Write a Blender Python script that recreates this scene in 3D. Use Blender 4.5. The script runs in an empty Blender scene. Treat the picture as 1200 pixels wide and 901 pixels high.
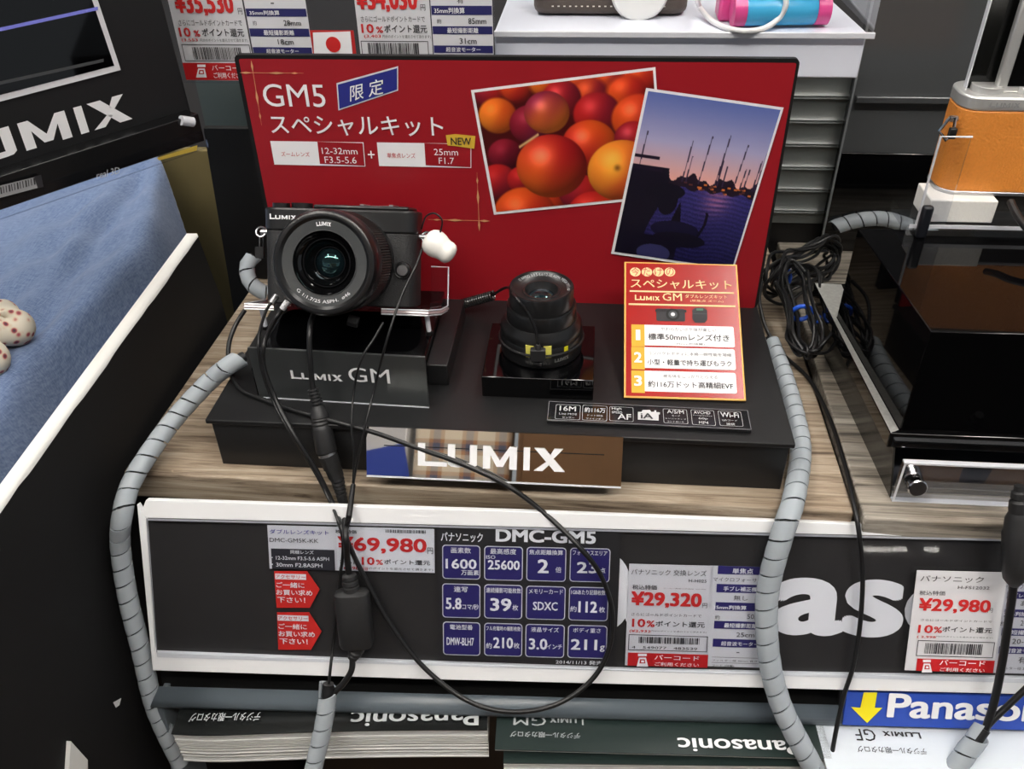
import bpy, bmesh, math, random
import numpy as np
from mathutils import Vector, Matrix
random.seed(7)
SC = bpy.context.scene
COL = SC.collection

# ------------------------------------------------------------------ camera, world, lamps, exposure
CAM = Vector((0.2132, -0.3719, 0.3394)); YAW, PITCH, ROLL, FPX = 0.0982, 0.6282, 0.0205, 1011.7
def cam_axes():
    cy, sy, cp, sp = math.cos(YAW), math.sin(YAW), math.cos(PITCH), math.sin(PITCH)
    f = Vector((-sy*cp, cy*cp, -sp)); r = Vector((cy, sy, 0)); d = f.cross(r)
    cr, sr = math.cos(ROLL), math.sin(ROLL)
    return cr*r + sr*d, -sr*r + cr*d, f
RX, DN, FW = cam_axes()
cd = bpy.data.cameras.new('camera'); co = bpy.data.objects.new('camera', cd); COL.objects.link(co)
m3 = Matrix((RX, -DN, -FW)).transposed()
co.matrix_world = Matrix.Translation(CAM) @ m3.to_4x4()
cd.sensor_fit = 'HORIZONTAL'; cd.sensor_width = 36; cd.lens = 36*FPX/1200; cd.clip_start = .01; cd.clip_end = 60
SC.camera = co
w = bpy.data.worlds.new('world'); SC.world = w; w.use_nodes = True
w.node_tree.nodes['Background'].inputs[0].default_value = (.86, .93, 1, 1)
w.node_tree.nodes['Background'].inputs[1].default_value = .38
SC.view_settings.view_transform = 'Standard'; SC.view_settings.look = 'None'
SC.view_settings.exposure = 0.0; SC.view_settings.gamma = 1; SC.view_settings.use_curve_mapping = False
LAMPS = [(-.6, .25, 20), (.75, .1, 20), (.1, -1.0, 26)]    # ceiling strips: x, y, strength
CEIL = 1.75; FLOOR = -.9

# ------------------------------------------------------------------ helpers
def ray(u, v): return float((u-600)/FPX)*RX + float((v-450.5)/FPX)*DN + FW
def onz(u, v, z): d = ray(u, v); return CAM + d*((z-CAM.z)/d.z)
def ony(u, v, y): d = ray(u, v); return CAM + d*((y-CAM.y)/d.y)
def onx(u, v, x): d = ray(u, v); return CAM + d*((x-CAM.x)/d.x)

class Frame:                                        # a plane with its own right / up axes, normal towards the viewer
    def __init__(s, o, x, up):
        s.o = Vector(o); s.x = Vector(x).normalized(); u = Vector(up)
        s.y = (u - s.x*u.dot(s.x)).normalized(); s.n = s.x.cross(s.y)
    def loc(s, u, v):
        d = ray(u, v); t = (s.o-CAM).dot(s.n)/d.dot(s.n); p = CAM + d*t - s.o
        return (p.dot(s.x), p.dot(s.y))
    def pt(s, a, b, h=0): return s.o + s.x*a + s.y*b + s.n*h
    def px(s, u, v, h=0):
        if h:
            d = ray(u, v); o = s.o + s.n*h; return CAM + d*((o-CAM).dot(s.n)/d.dot(s.n))
        return s.pt(*s.loc(u, v))
    def up(s, h): return Frame(s.o + s.n*h, s.x, s.y)

MATS = {}
def sl(c): return tuple((x/255/12.92 if x/255 <= .04045 else ((x/255+.055)/1.055)**2.4) for x in c)
def mat(name, rgb=(128, 128, 128), rough=.5, metal=0, spec=.5, coat=0, emit=0, trans=0, bump=0, bscale=200, var=0):
    if name in MATS: return MATS[name]
    m = bpy.data.materials.new(name); m.use_nodes = True; MATS[name] = m
    b = m.node_tree.nodes['Principled BSDF']; c = sl(rgb)
    b.inputs['Base Color'].default_value = (*c, 1); b.inputs['Roughness'].default_value = rough
    b.inputs['Metallic'].default_value = metal; b.inputs['Specular IOR Level'].default_value = spec
    b.inputs['Coat Weight'].default_value = coat; b.inputs['Coat Roughness'].default_value = .04
    b.inputs['Transmission Weight'].default_value = trans
    if emit:
        b.inputs['Emission Color'].default_value = (*c, 1); b.inputs['Emission Strength'].default_value = emit
    N, L = m.node_tree.nodes, m.node_tree.links
    if bump or var:
        tc = N.new('ShaderNodeTexCoord'); no = N.new('ShaderNodeTexNoise'); no.inputs['Scale'].default_value = bscale; no.inputs['Detail'].default_value = 4
        L.new(tc.outputs['Object'], no.inputs['Vector'])
        if bump:
            bp = N.new('ShaderNodeBump'); bp.inputs['Strength'].default_value = bump; bp.inputs['Distance'].default_value = .001
            L.new(no.outputs['Fac'], bp.inputs['Height']); L.new(bp.outputs['Normal'], b.inputs['Normal'])
        if var:
            mx = N.new('ShaderNodeMix'); mx.data_type = 'RGBA'
            mx.inputs[6].default_value = (*[x*(1-var) for x in c], 1); mx.inputs[7].default_value = (*[min(1, x*(1+var)) for x in c], 1)
            L.new(no.outputs['Fac'], mx.inputs[0]); L.new(mx.outputs[2], b.inputs['Base Color'])
    return m
def clear(name, tint=(250, 251, 253), base=.0, edge=.32):       # clear acrylic: mostly see-through, glossy by its Fresnel curve
    if name in MATS: return MATS[name]
    m = bpy.data.materials.new(name); m.use_nodes = True; MATS[name] = m
    N, L = m.node_tree.nodes, m.node_tree.links; N.clear()
    out = N.new('ShaderNodeOutputMaterial'); tr = N.new('ShaderNodeBsdfTransparent'); gl = N.new('ShaderNodeBsdfGlossy'); mx = N.new('ShaderNodeMixShader'); fr = N.new('ShaderNodeFresnel')
    fr.inputs[0].default_value = 1.45; tr.inputs[0].default_value = (*sl(tint), 1); gl.inputs['Roughness'].default_value = .03
    ad = N.new('ShaderNodeMath'); ad.operation = 'MULTIPLY_ADD'; ad.inputs[1].default_value = edge; ad.inputs[2].default_value = base; ad.use_clamp = True
    L.new(fr.outputs[0], ad.inputs[0]); L.new(ad.outputs[0], mx.inputs[0]); L.new(tr.outputs[0], mx.inputs[1]); L.new(gl.outputs[0], mx.inputs[2]); L.new(mx.outputs[0], out.inputs[0])
    return m

BLACK = mat('satin_black_board', (26, 26, 27), .38, spec=.4)
BLACKP = mat('matt_black_board', (20, 20, 20), .55, spec=.3)
GLOSS = mat('gloss_black_acrylic', (5, 5, 6), .04, spec=.5)
RUBBER = mat('black_cable_rubber', (22, 22, 23), .38, spec=.45)
RUBBERG = mat('charcoal_connector_rubber', (38, 38, 39), .45, spec=.4)
WHITE = mat('white_print', (240, 240, 242), .55)
PAPER = mat('white_paper', (216, 216, 220), .5)
WPLAS = mat('white_plastic', (236, 237, 239), .3)
NAVY = mat('navy_print', (44, 38, 104), .45)
BLUEP = mat('blue_plate_print', (38, 44, 130), .35)
REDT = mat('red_print', (205, 40, 40), .5)
REDF = mat('red_label_print', (192, 30, 34), .45)
INK = mat('dark_ink', (38, 36, 40), .6)
INKB = mat('blue_ink', (62, 60, 150), .6)
CHROME = mat('chrome', (215, 215, 218), .12, metal=1)
STEEL = mat('silver_metal', (190, 190, 192), .3, metal=.9)
DGREY = mat('dark_grey_metal', (54, 58, 62), .35, spec=.5)
ACRY = clear('clear_acrylic')
ACRE = mat('acrylic_edge', (214, 216, 222), .15, trans=.0, spec=.6)
GOLD = mat('gold_print', (214, 160, 110), .4)
YEL = mat('yellow_tape', (214, 206, 96), .5)

class MB:
    def __init__(s): s.v = []; s.f = []; s.mi = []; s.mats = []
    def m(s, mt):
        if mt not in s.mats: s.mats.append(mt)
        return s.mats.index(mt)
    def add(s, vs, fs, mt):
        k = len(s.v); i = s.m(mt); s.v.extend(Vector(p) for p in vs)
        for f in fs: s.f.append(tuple(k+j for j in f)); s.mi.append(i)
        return s
    def box(s, x0, x1, y0, y1, z0, z1, mt, T=None):
        vs = [Vector((x, y, z)) for z in (z0, z1) for y in (y0, y1) for x in (x0, x1)]
        if T: vs = [T(p) for p in vs]
        return s.add(vs, [(0, 2, 3, 1), (4, 5, 7, 6), (0, 1, 5, 4), (2, 6, 7, 3), (0, 4, 6, 2), (1, 3, 7, 5)], mt)
    def hexa(s, lo, hi, mt):                        # two quads joined
        return s.add(list(lo)+list(hi), [(3, 2, 1, 0), (4, 5, 6, 7), (0, 1, 5, 4), (1, 2, 6, 5), (2, 3, 7, 6), (3, 0, 4, 7)], mt)
    def prism(s, F, poly, h0, h1, mt):              # polygon (frame coords) between two heights
        n = len(poly); a = sum(poly[i][0]*poly[(i+1) % n][1]-poly[(i+1) % n][0]*poly[i][1] for i in range(n))
        if a < 0: poly = poly[::-1]
        if h0 == h1: return s.add([F.pt(a, b, h1) for a, b in poly], [tuple(range(n))], mt)
        vs = [F.pt(a, b, h0) for a, b in poly]+[F.pt(a, b, h1) for a, b in poly]
        return s.add(vs, [tuple(range(n))[::-1], tuple(range(n, 2*n))]+[(i, (i+1) % n, n+(i+1) % n, n+i) for i in range(n)], mt)
    def tube(s, pts, r, mt, seg=10, cap=True):
        n = len(pts); rs = r if isinstance(r, (list, tuple)) else [r]*n; vs, fs = [], []
        for i, (p, (a, b)) in enumerate(zip(pts, frames(pts))):
            for k in range(seg):
                t = 2*math.pi*k/seg; vs.append(p + a*(math.cos(t)*rs[i]) + b*(math.sin(t)*rs[i]))
        for i in range(n-1):
            for k in range(seg): fs.append((i*seg+k, i*seg+(k+1) % seg, (i+1)*seg+(k+1) % seg, (i+1)*seg+k))
        if cap: fs += [tuple(range(seg))[::-1], tuple(range((n-1)*seg, n*seg))]
        return s.add(vs, fs, mt)
    def lathe(s, prof, mt, T=None, seg=48, axis='z', closed=False):       # prof: (r, h)
        vs, fs = [], []; n = len(prof)
        for r, h in prof:
            for k in range(seg):
                t = 2*math.pi*k/seg; c, q = r*math.cos(t), r*math.sin(t)
                p = Vector((c, q, h)) if axis == 'z' else Vector((c, -h, q))
                vs.append(T(p) if T else p)
        for i in range(n-1):
            for k in range(seg): fs.append((i*seg+k, i*seg+(k+1) % seg, (i+1)*seg+(k+1) % seg, (i+1)*seg+k))
        if closed: fs += [tuple(range(seg))[::-1], tuple(range((n-1)*seg, n*seg))]
        return s.add(vs, fs, mt)
    def build(s, name, parent=None, bevel=0, local=False, seg=2, kind=None, sharp=38, subd=0, recalc=False):
        me = bpy.data.meshes.new(name); off = Vector((0, 0, 0))
        if parent is not None and not local: off = world_loc(parent)
        me.from_pydata([tuple(p-off) for p in s.v], [], s.f)
        for x in s.mats: me.materials.append(x)
        me.polygons.foreach_set('material_index', s.mi); me.polygons.foreach_set('use_smooth', [True]*len(s.f))
        me.update()
        if recalc:
            bm = bmesh.new(); bm.from_mesh(me); bmesh.ops.recalc_face_normals(bm, faces=bm.faces); bm.to_mesh(me); bm.free()
        me.set_sharp_from_angle(angle=math.radians(sharp))
        o = bpy.data.objects.new(name, me); COL.objects.link(o)
        if parent is not None: o.parent = parent
        if kind: o['kind'] = kind
        if bevel:
            b = o.modifiers.new('bevel', 'BEVEL'); b.width = bevel; b.segments = seg; b.limit_method = 'ANGLE'; b.angle_limit = math.radians(40)
        if subd:
            b = o.modifiers.new('sub', 'SUBSURF'); b.levels = subd; b.render_levels = subd
        return o
def world_loc(o):
    p = Vector(o.location)
    while o.parent is not None: o = o.parent; p = p + Vector(o.location)
    return p
def frames(pts):
    n = len(pts); out = []; prev = None
    for i in range(n):
        t = (pts[min(i+1, n-1)]-pts[max(i-1, 0)]).normalized()
        if prev is None: a = t.orthogonal().normalized()
        else:
            a = prev - t*prev.dot(t); a = a.normalized() if a.length > 1e-9 else t.orthogonal().normalized()
        prev = a; out.append((a, t.cross(a)))
    return out
def spline(P, n=8):
    P = [Vector(p) for p in P]; out = []
    for i in range(len(P)-1):
        p0, p1, p2, p3 = P[max(i-1, 0)], P[i], P[i+1], P[min(i+2, len(P)-1)]
        for k in range(n):
            t = k/n; out.append(.5*(2*p1+(p2-p0)*t+(2*p0-5*p1+4*p2-p3)*t*t+(3*p1-p0-3*p2+p3)*t**3))
    out.append(P[-1]); return out
def resample(pts, step):
    out = [pts[0]]; acc = 0
    for a, b in zip(pts, pts[1:]):
        L = (b-a).length
        while acc+L >= step:
            t = (step-acc)/L; a = a+(b-a)*t; out.append(a); L = (b-a).length; acc = 0
        acc += L
    return out
def thing(name, label, cat, loc=(0, 0, 0), group=None):
    o = bpy.data.objects.new(name, None); COL.objects.link(o); o.location = loc; o.empty_display_size = .01
    return tag(o, label, cat, group)
def tag(o, label, cat, group=None):
    o['label'] = label; o['category'] = cat
    if group: o['group'] = group
    return o

# ---- lettering
GLY = {}
fc = bpy.data.curves.new('glyphs', 'FONT'); fo = bpy.data.objects.new('glyphs', fc); COL.objects.link(fo)
def glyph(s, wt=0.0, res=3):
    k = (s, wt, res)
    if k not in GLY:
        fc.body = s; fc.offset = wt; fc.resolution_u = res
        fo.update_tag(); bpy.context.view_layer.update()
        ev = fo.evaluated_get(bpy.context.evaluated_depsgraph_get()); me = ev.to_mesh()
        v = [(q.co.x, q.co.y) for q in me.vertices]; f = [tuple(p.vertices) for p in me.polygons]
        ev.to_mesh_clear()
        if v:
            x0 = min(a for a, b in v); x1 = max(a for a, b in v); y0 = min(b for a, b in v); y1 = max(b for a, b in v)
            v = [((a-x0)/(x1-x0 or 1), (b-y0)/(y1-y0 or 1)) for a, b in v]
        GLY[k] = (v, f)
    return GLY[k]
def lumix(caps=False):                              # the logo as plain polygons in a unit box
    P = []; s = .05
    Lh = 1.0; h = 1.0 if not caps else .76
    P.append([(0, 0), (.2, 0), (.2, .2), (s, .2), (s, Lh), (0, Lh)])
    u0, u1 = .205, .405
    P.append([(u0, h), (u0, .12), (u0+.02, .02), (u0+.05, 0), (u0+.05, .2), (u0+s, .26), (u0+s, h)])
    P.append([(u0+.05, 0), (u1-.05, 0), (u1-.05, .2), (u0+.05, .2)])
    P.append([(u1, h), (u1, .12), (u1-.02, .02), (u1-.05, 0), (u1-.05, .2), (u1-s, .26), (u1-s, h)])
    m0, m1 = .445, .675; mm = (m0+m1)/2
    P.append([(m0, 0), (m0+s, 0), (m0+s, h*.62), (m0+s, h), (m0, h)])
    P.append([(m1-s, 0), (m1, 0), (m1, h), (m1-s, h), (m1-s, h*.62)])
    P.append([(m0+s, h), (m0+s, h*.62), (mm-.022, h*.1), (mm+.022, h*.1), (mm, h*.38)])
    P.append([(m1-s, h), (mm, h*.38), (mm+.022, h*.1), (m1-s, h*.62)])
    P.append([(.72, 0), (.72+s*.85, 0), (.72+s*.85, h), (.72, h)])
    P.append([(.79, h), (.86, h), (1, 0), (.93, 0)])
    P.append([(.79, 0), (.85, 0), (.905, h*.36), (.874, h*.407)]); P.append([(.8925, h*.62), (.923, h*.57), (.985, h), (.925, h)])
    v, f = [], []
    for p in P:
        a = sum(p[i][0]*p[(i+1) % len(p)][1]-p[(i+1) % len(p)][0]*p[i][1] for i in range(len(p)))
        if a < 0: p = p[::-1]
        k = len(v); v += p; f.append(tuple(range(k, k+len(p))))
    return v, f

class Sign:
    """prints on a plane; every coordinate is read in a crop of the photograph and mapped onto the sign's own plane"""
    def __init__(s, F, ox=0, oy=0, sc=1): s.F = F; s.z = (ox, oy, sc); s.let = []; s.prt = MB()
    def l(s, x, y): return s.F.loc(s.z[0]+x*s.z[2], s.z[1]+y*s.z[2])
    def w(s, x, y, h=0): a, b = s.l(x, y); return s.F.pt(a, b, h)
    def rect(s, x0, y0, x1, y1):
        a, b = s.l(x0, y0), s.l(x1, y1); return [(a[0], b[1]), (b[0], b[1]), (b[0], a[1]), (a[0], a[1])]
    def fill(s, x0, y0, x1, y1, mt, h=.0002, r=0): 
        p = s.rect(x0, y0, x1, y1)
        if r: p = rounded(p, r)
        s.prt.prism(s.F, p, h, h, mt); return p
    def row(s, xl, xr, ym, y0, y1, mt, h=.0002):    # a band of fixed width in the sign's own axes; heights read at the column ym
        a, b = s.l(ym, y0)[1], s.l(ym, y1)[1]; s.prt.prism(s.F, [(xl, b), (xr, b), (xr, a), (xl, a)], h, h, mt)
    def poly(s, pts, mt, h=.0002): s.prt.prism(s.F, [s.l(*p) for p in pts], h, h, mt)
    def ring(s, p, t, mt, h=.0003):                 # outline strip inside polygon p (local coords)
        n = len(p); cx = sum(a for a, b in p)/n; cy = sum(b for a, b in p)/n; W = max(a for a, b in p)-cx; H = max(b for a, b in p)-cy
        q = [(cx+(a-cx)*(1-t/W), cy+(b-cy)*(1-t/H)) for a, b in p]
        s.prt.add([s.F.pt(a, b, h) for a, b in p+q], [(i, (i+1) % n, n+(i+1) % n, n+i) for i in range(n)], mt)
    def frame(s, x0, y0, x1, y1, t, mt, h=.0003, r=0):
        p = s.rect(x0, y0, x1, y1); p = rounded(p, r) if r else p; s.ring(p, t, mt, h)
    def t(s, txt, x0, y0, x1, y1, mt=None, wt=0, h=.0004, tr=None, res=2, vf=None, flip=False):
        v, f = vf if vf else glyph(txt, 0, res)
        if not v: return
        if tr:
            A, B, Dn = s.l(x0, y0), s.l(*tr), s.l(x1, y1)    # top-left, top-right, bottom-left
            X = (B[0]-A[0], B[1]-A[1]); Y = (A[0]-Dn[0], A[1]-Dn[1]); O = Dn
        else:
            p = s.rect(x0, y0, x1, y1); O = p[0]; X = (p[1][0]-p[0][0], 0); Y = (0, p[3][1]-p[0][1])
        if flip: O = (O[0]+X[0]+Y[0], O[1]+X[1]+Y[1]); X = (-X[0], -X[1]); Y = (-Y[0], -Y[1])
        e = (wt if wt > 0 else 0)*.75; hh = math.hypot(*Y)*(1.0 if ord((txt or 'x')[0]) > 255 else 1.3)    # bold face: four slightly shifted impressions
        a = MB()
        for k, (sx, sy) in enumerate([(math.cos(math.pi*j/8)*1.2, math.sin(math.pi*j/8)*1.2) for j in range(16)]+[(0, 0)] if e and res > 5 else ((-1, -1), (1, 1), (-1, 1), (1, -1)) if e else ((0, 0),)):
            dx, dy = sx*e*hh*.8, sy*e*hh*.5
            a.add([s.F.pt(O[0]+X[0]*p+Y[0]*q+dx, O[1]+X[1]*p+Y[1]*q+dy, h+k*.00003) for p, q in v], f, mt or INK)
        s.let.append(a)
    def bars(s, x0, y0, x1, y1, n=42, h=.0004):
        p = s.rect(x0, y0, x1, y1); W = p[1][0]-p[0][0]; x = p[0][0]; u = W/(n*2.05); rnd = random.Random(int(x0*7+y0))
        while x < p[1][0]-2*u:
            k = rnd.choice((.6, .6, 1.2, 1.8))*u
            s.prt.prism(s.F, [(x, p[0][1]), (x+k, p[0][1]), (x+k, p[2][1]), (x, p[2][1])], h, h, INK); x += k+rnd.choice((.6, 1, 1.6))*u
    def done(s, root):
        if s.prt.f: s.prt.build('print', root)
        if 0 < len(s.let) <= 4:
            for a in s.let: a.build('lettering', root)
        elif s.let:
            a = MB()
            for b in s.let:
                k = len(a.v); a.v.extend(b.v); a.f.extend(tuple(k+i for i in f) for f in b.f); a.mi.extend(a.m(b.mats[i]) for i in b.mi)
            a.build('lettering', root)
def rounded(p, r, n=4):
    (x0, y0), _, (x1, y1), _ = p; out = []
    for cx, cy, a0 in ((x0+r, y0+r, 180), (x1-r, y0+r, 270), (x1-r, y1-r, 0), (x0+r, y1-r, 90)):
        for k in range(n+1):
            a = math.radians(a0+90*k/n); out.append((cx+r*math.cos(a), cy+r*math.sin(a)))
    return out
def card(name, label, cat, F, S, corners, h0=0, h1=.0004, mt=None, group=None, r=0):
    p = S.rect(*corners) if len(corners) == 4 and not isinstance(corners[0], tuple) else [S.l(*c) for c in corners]
    if r: p = rounded(p, r)
    c = F.pt(sum(a for a, b in p)/len(p), min(b for a, b in p))
    root = thing(name, label, cat, c, group)
    MB().prism(F, p, h0, h1, mt or PAPER).build('card', root)
    return root


# ------------------------------------------------------------------ procedural surfaces
def wood_mat(name, dark, mid, light, scale=1.0, axis=0):
    m = bpy.data.materials.new(name); m.use_nodes = True
    N, L = m.node_tree.nodes, m.node_tree.links; b = N['Principled BSDF']; b.inputs['Roughness'].default_value = .6; b.inputs['Specular IOR Level'].default_value = .3
    tc = N.new('ShaderNodeTexCoord'); mp = N.new('ShaderNodeMapping')
    mp.inputs['Scale'].default_value = (11*scale, 230*scale, 230*scale) if axis == 0 else (230*scale, 11*scale, 230*scale)
    n1 = N.new('ShaderNodeTexNoise'); n1.inputs['Scale'].default_value = 1; n1.inputs['Detail'].default_value = 8; n1.inputs['Roughness'].default_value = .7; n1.inputs['Distortion'].default_value = .9
    mp2 = N.new('ShaderNodeMapping'); mp2.inputs['Scale'].default_value = (14*scale, 30*scale, 30*scale)
    n2 = N.new('ShaderNodeTexNoise'); n2.inputs['Scale'].default_value = 1; n2.inputs['Detail'].default_value = 3
    r = N.new('ShaderNodeValToRGB'); e = r.color_ramp.elements
    e[0].position = .33; e[0].color = (*sl(dark), 1); e[1].position = .66; e[1].color = (*sl(light), 1); q = e.new(.47); q.color = (*sl(mid), 1)
    r2 = N.new('ShaderNodeValToRGB'); g = r2.color_ramp.elements; g[0].position = .3; g[0].color = (.6, .54, .48, 1); g[1].position = .6; g[1].color = (1, 1, 1, 1)
    mx = N.new('ShaderNodeMix'); mx.data_type = 'RGBA'; mx.blend_type = 'MULTIPLY'; mx.inputs[0].default_value = .8
    bp = N.new('ShaderNodeBump'); bp.inputs['Strength'].default_value = .5; bp.inputs['Distance'].default_value = .001
    for a, c in ((tc.outputs['Object'], mp.inputs[0]), (mp.outputs[0], n1.inputs[0]), (tc.outputs['Object'], mp2.inputs[0]), (mp2.outputs[0], n2.inputs[0]), (n1.outputs['Fac'], r.inputs[0]),
                 (n2.outputs['Fac'], r2.inputs[0]), (r.outputs[0], mx.inputs[6]), (r2.outputs[0], mx.inputs[7]), (mx.outputs[2], b.inputs['Base Color']), (n1.outputs['Fac'], bp.inputs['Height']), (bp.outputs[0], b.inputs['Normal'])): L.new(a, c)
    return m
WOOD = wood_mat('weathered_brown_oak', (92, 78, 65), (152, 136, 117), (190, 177, 158))
WOODG = wood_mat('weathered_grey_oak', (66, 62, 58), (138, 132, 122), (190, 182, 170), .8)
FLOORM = wood_mat('brown_floor_boards', (84, 62, 44), (128, 98, 68), (140, 110, 80), .03)

# ------------------------------------------------------------------ the room
MB().box(-4, 4, -5, 2.2, FLOOR-.05, FLOOR, FLOORM).build('floor', kind='structure')
MB().box(-4, 4, -5, 2.2, CEIL+.08, CEIL+.13, mat('ceiling_paint', (205, 206, 208), .8)).build('ceiling', kind='structure')
MB().box(-4, 4, 2.0, 2.1, FLOOR, CEIL+.08, mat('wall_paint', (70, 70, 72), .8)).build('wall_back', kind='structure')
TUBE = {}
for i, (x, y, st) in enumerate(LAMPS):
    lab = ['long white ceiling strip lamp above the denim cloth side', 'long white ceiling strip lamp above the leather camera', 'short ceiling strip lamp over the aisle behind the viewer'][i]
    t = thing('ceiling_lamp', lab, 'lamp', (x, y, CEIL), 'ceiling strip lamps')
    ln = 1.3 if i < 2 else 1.6
    k = 1 if i < 2 else 0
    a = MB(); a.box(*((x-.09, x+.09, y-ln, y+ln) if k else (x-ln, x+ln, y-.09, y+.09)), CEIL+.02, CEIL+.08, WPLAS); a.build('housing', t, .008)
    a = MB(); a.box(*((x-.075, x+.075, y-ln+.03, y+ln-.03) if k else (x-ln+.03, x+ln-.03, y-.075, y+.075)), CEIL, CEIL+.02, mat('lamp_diffuser_%d' % i, (255, 250, 243), .5, emit=st)); a.build('diffuser', t, .006)

# ------------------------------------------------------------------ counter boards
TOPF = Frame((0, 0, 0), (1, 0, 0), (0, 1, 0))
a = MB()
zf = -.014
a.hexa([(-.0555, -.0095, zf-.006), (.366, -.0142, zf-.0018), (.3672, .34, zf-.0018), (-.05, .34, zf-.006)], [(-.0555, -.0095, 0), (.366, -.0142, 0), (.3672, .34, 0), (-.05, .34, 0)], WOOD)
o = a.build('counter_board', bevel=.0012); tag(o, 'weathered brown wooden counter board carrying the red backed display stand', 'shelf board')
a = MB(); a.hexa([(.3705, -.0185, zf), (.75, -.012, zf), (.75, .34, zf), (.377, .34, zf)], [(.3705, -.0185, 0), (.75, -.012, 0), (.75, .34, 0), (.377, .34, 0)], WOODG)
o = a.build('counter_board', bevel=.0012); tag(o, 'weathered grey wooden counter board under the glossy black plinth', 'shelf board')
a = MB(); a.box(-.045, .75, .085, .34, -.85, zf-.0065, mat('counter_carcass', (40, 40, 42), .6))
o = a.build('counter_carcass', bevel=.002); tag(o, 'dark counter cabinet below the wooden boards', 'cabinet')

# ------------------------------------------------------------------ red display stand
W, D, H, PH = .33, .1427, .0355, .1634
st = thing('display_stand', 'black display stand with tall red printed back panel and mirrored logo plate', 'display stand', (W/2, D/2, 0))
a = MB(); a.box(.0015, W-.0015, .0015, D+.004, 0, H-.003, BLACK); a.build('base', st, .0006)
a = MB(); a.box(-.0005, W+.0005, -.001, D+.004, H-.003, H, BLACK); a.build('base_top', st, .0006)
a = MB(); PF = Frame((0, D, H), (1, 0, 0), (0, 0, 1))
a.prism(PF, rounded([(0, 0), (W, 0), (W, PH), (0, PH)], .003), -.004, 0, BLACKP); bk = a.build('back_panel', st)
PRED = mat('panel_red_print', (152, 24, 34), .4, spec=.35)
a = MB(); a.prism(PF, rounded([(.0028, .0), (W-.0018, 0), (W-.0018, PH-.0022), (.0028, PH-.0022)], .0012), .0003, .0003, PRED); a.build('red_sheet', bk)
S = Sign(PF.up(.0005), 200, 0, 1/3)
S.t('GM5', 318, 294, 548, 376, WHITE, 0, res=4)
S.t('スペシャルキット', 345, 403, 960, 480, WHITE, .012, res=3)
def quad(S, pts, mt, h): S.poly(pts, mt, h)
quad(S, [(583, 292), (800, 232), (800, 318), (590, 388)], PAPER, .0002); quad(S, [(588, 297), (796, 239), (796, 314), (594, 382)], BLUEP, .0004)
S.t('限 定', 632, 300, 632, 356, WHITE, .008, h=.0006, tr=(749, 272))
for q, fx, lab in (([(350, 495), (678, 500), (685, 585), (365, 578)], (516, 525), 0), ([(725, 500), (1057, 505), (1057, 590), (733, 583)], (892, 897), 1)):
    quad(S, q, WHITE, .0002)
    e = 2.6; r = [(fx[0], q[0][1]+e), (q[1][0]-e, q[1][1]+e), (q[2][0]-e, q[2][1]-e), (fx[1], q[3][1]-e)]
    quad(S, r, PRED, .0003)
S.t('ズームレンズ', 388, 532, 490, 550, REDF); S.t('単焦点レンズ', 760, 536, 861, 556, REDF)
S.t('12-32mm', 530, 518, 658, 542, WHITE, res=3); S.t('F3.5-5.6', 540, 549, 655, 574, WHITE, res=3)
S.t('25mm', 925, 522, 1011, 546, WHITE, res=3); S.t('F1.7', 942, 553, 997, 576, WHITE, res=3)
S.t('+', 692, 529, 719, 556, WHITE)
GOLDT = mat('gold_tag', (216, 178, 60), .35)
quad(S, [(968, 474), (1000, 470), (1072, 477), (1068, 522), (1000, 512), (974, 510)], GOLDT, .0006); S.t('NEW', 985, 482, 1057, 508, INK, .02, h=.0009)
def orn(x0, y0, x1, y1):
    dx, dy = x1-x0, y1-y0; L = math.hypot(dx, dy); nx, ny = -dy/L, dx/L
    for t0, t1, wd in ((0, 1, 1.0),):
        S.poly([(x0-nx*wd, y0-ny*wd), (x1-nx*wd*.4, y1-ny*wd*.4), (x1+nx*wd*.4, y1+ny*wd*.4), (x0+nx*wd, y0+ny*wd)], GOLD, .0002)
    for t, h, wd in ((.05, 22, 4), (.55, 30, 4.5), (.85, 14, 3.5)):
        cx, cy = x0+dx*t, y0+dy*t; ux, uy = dx/L, dy/L
        S.poly([(cx-ux*h, cy-uy*h), (cx+nx*wd, cy+ny*wd), (cx+ux*h, cy+uy*h), (cx-nx*wd, cy-ny*wd)], GOLD, .0003)
orn(285, 222, 320, 440); orn(254, 255, 468, 257); orn(1085, 800, 1077, 605); orn(1113, 776, 905, 771)
S.done(bk)

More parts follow.
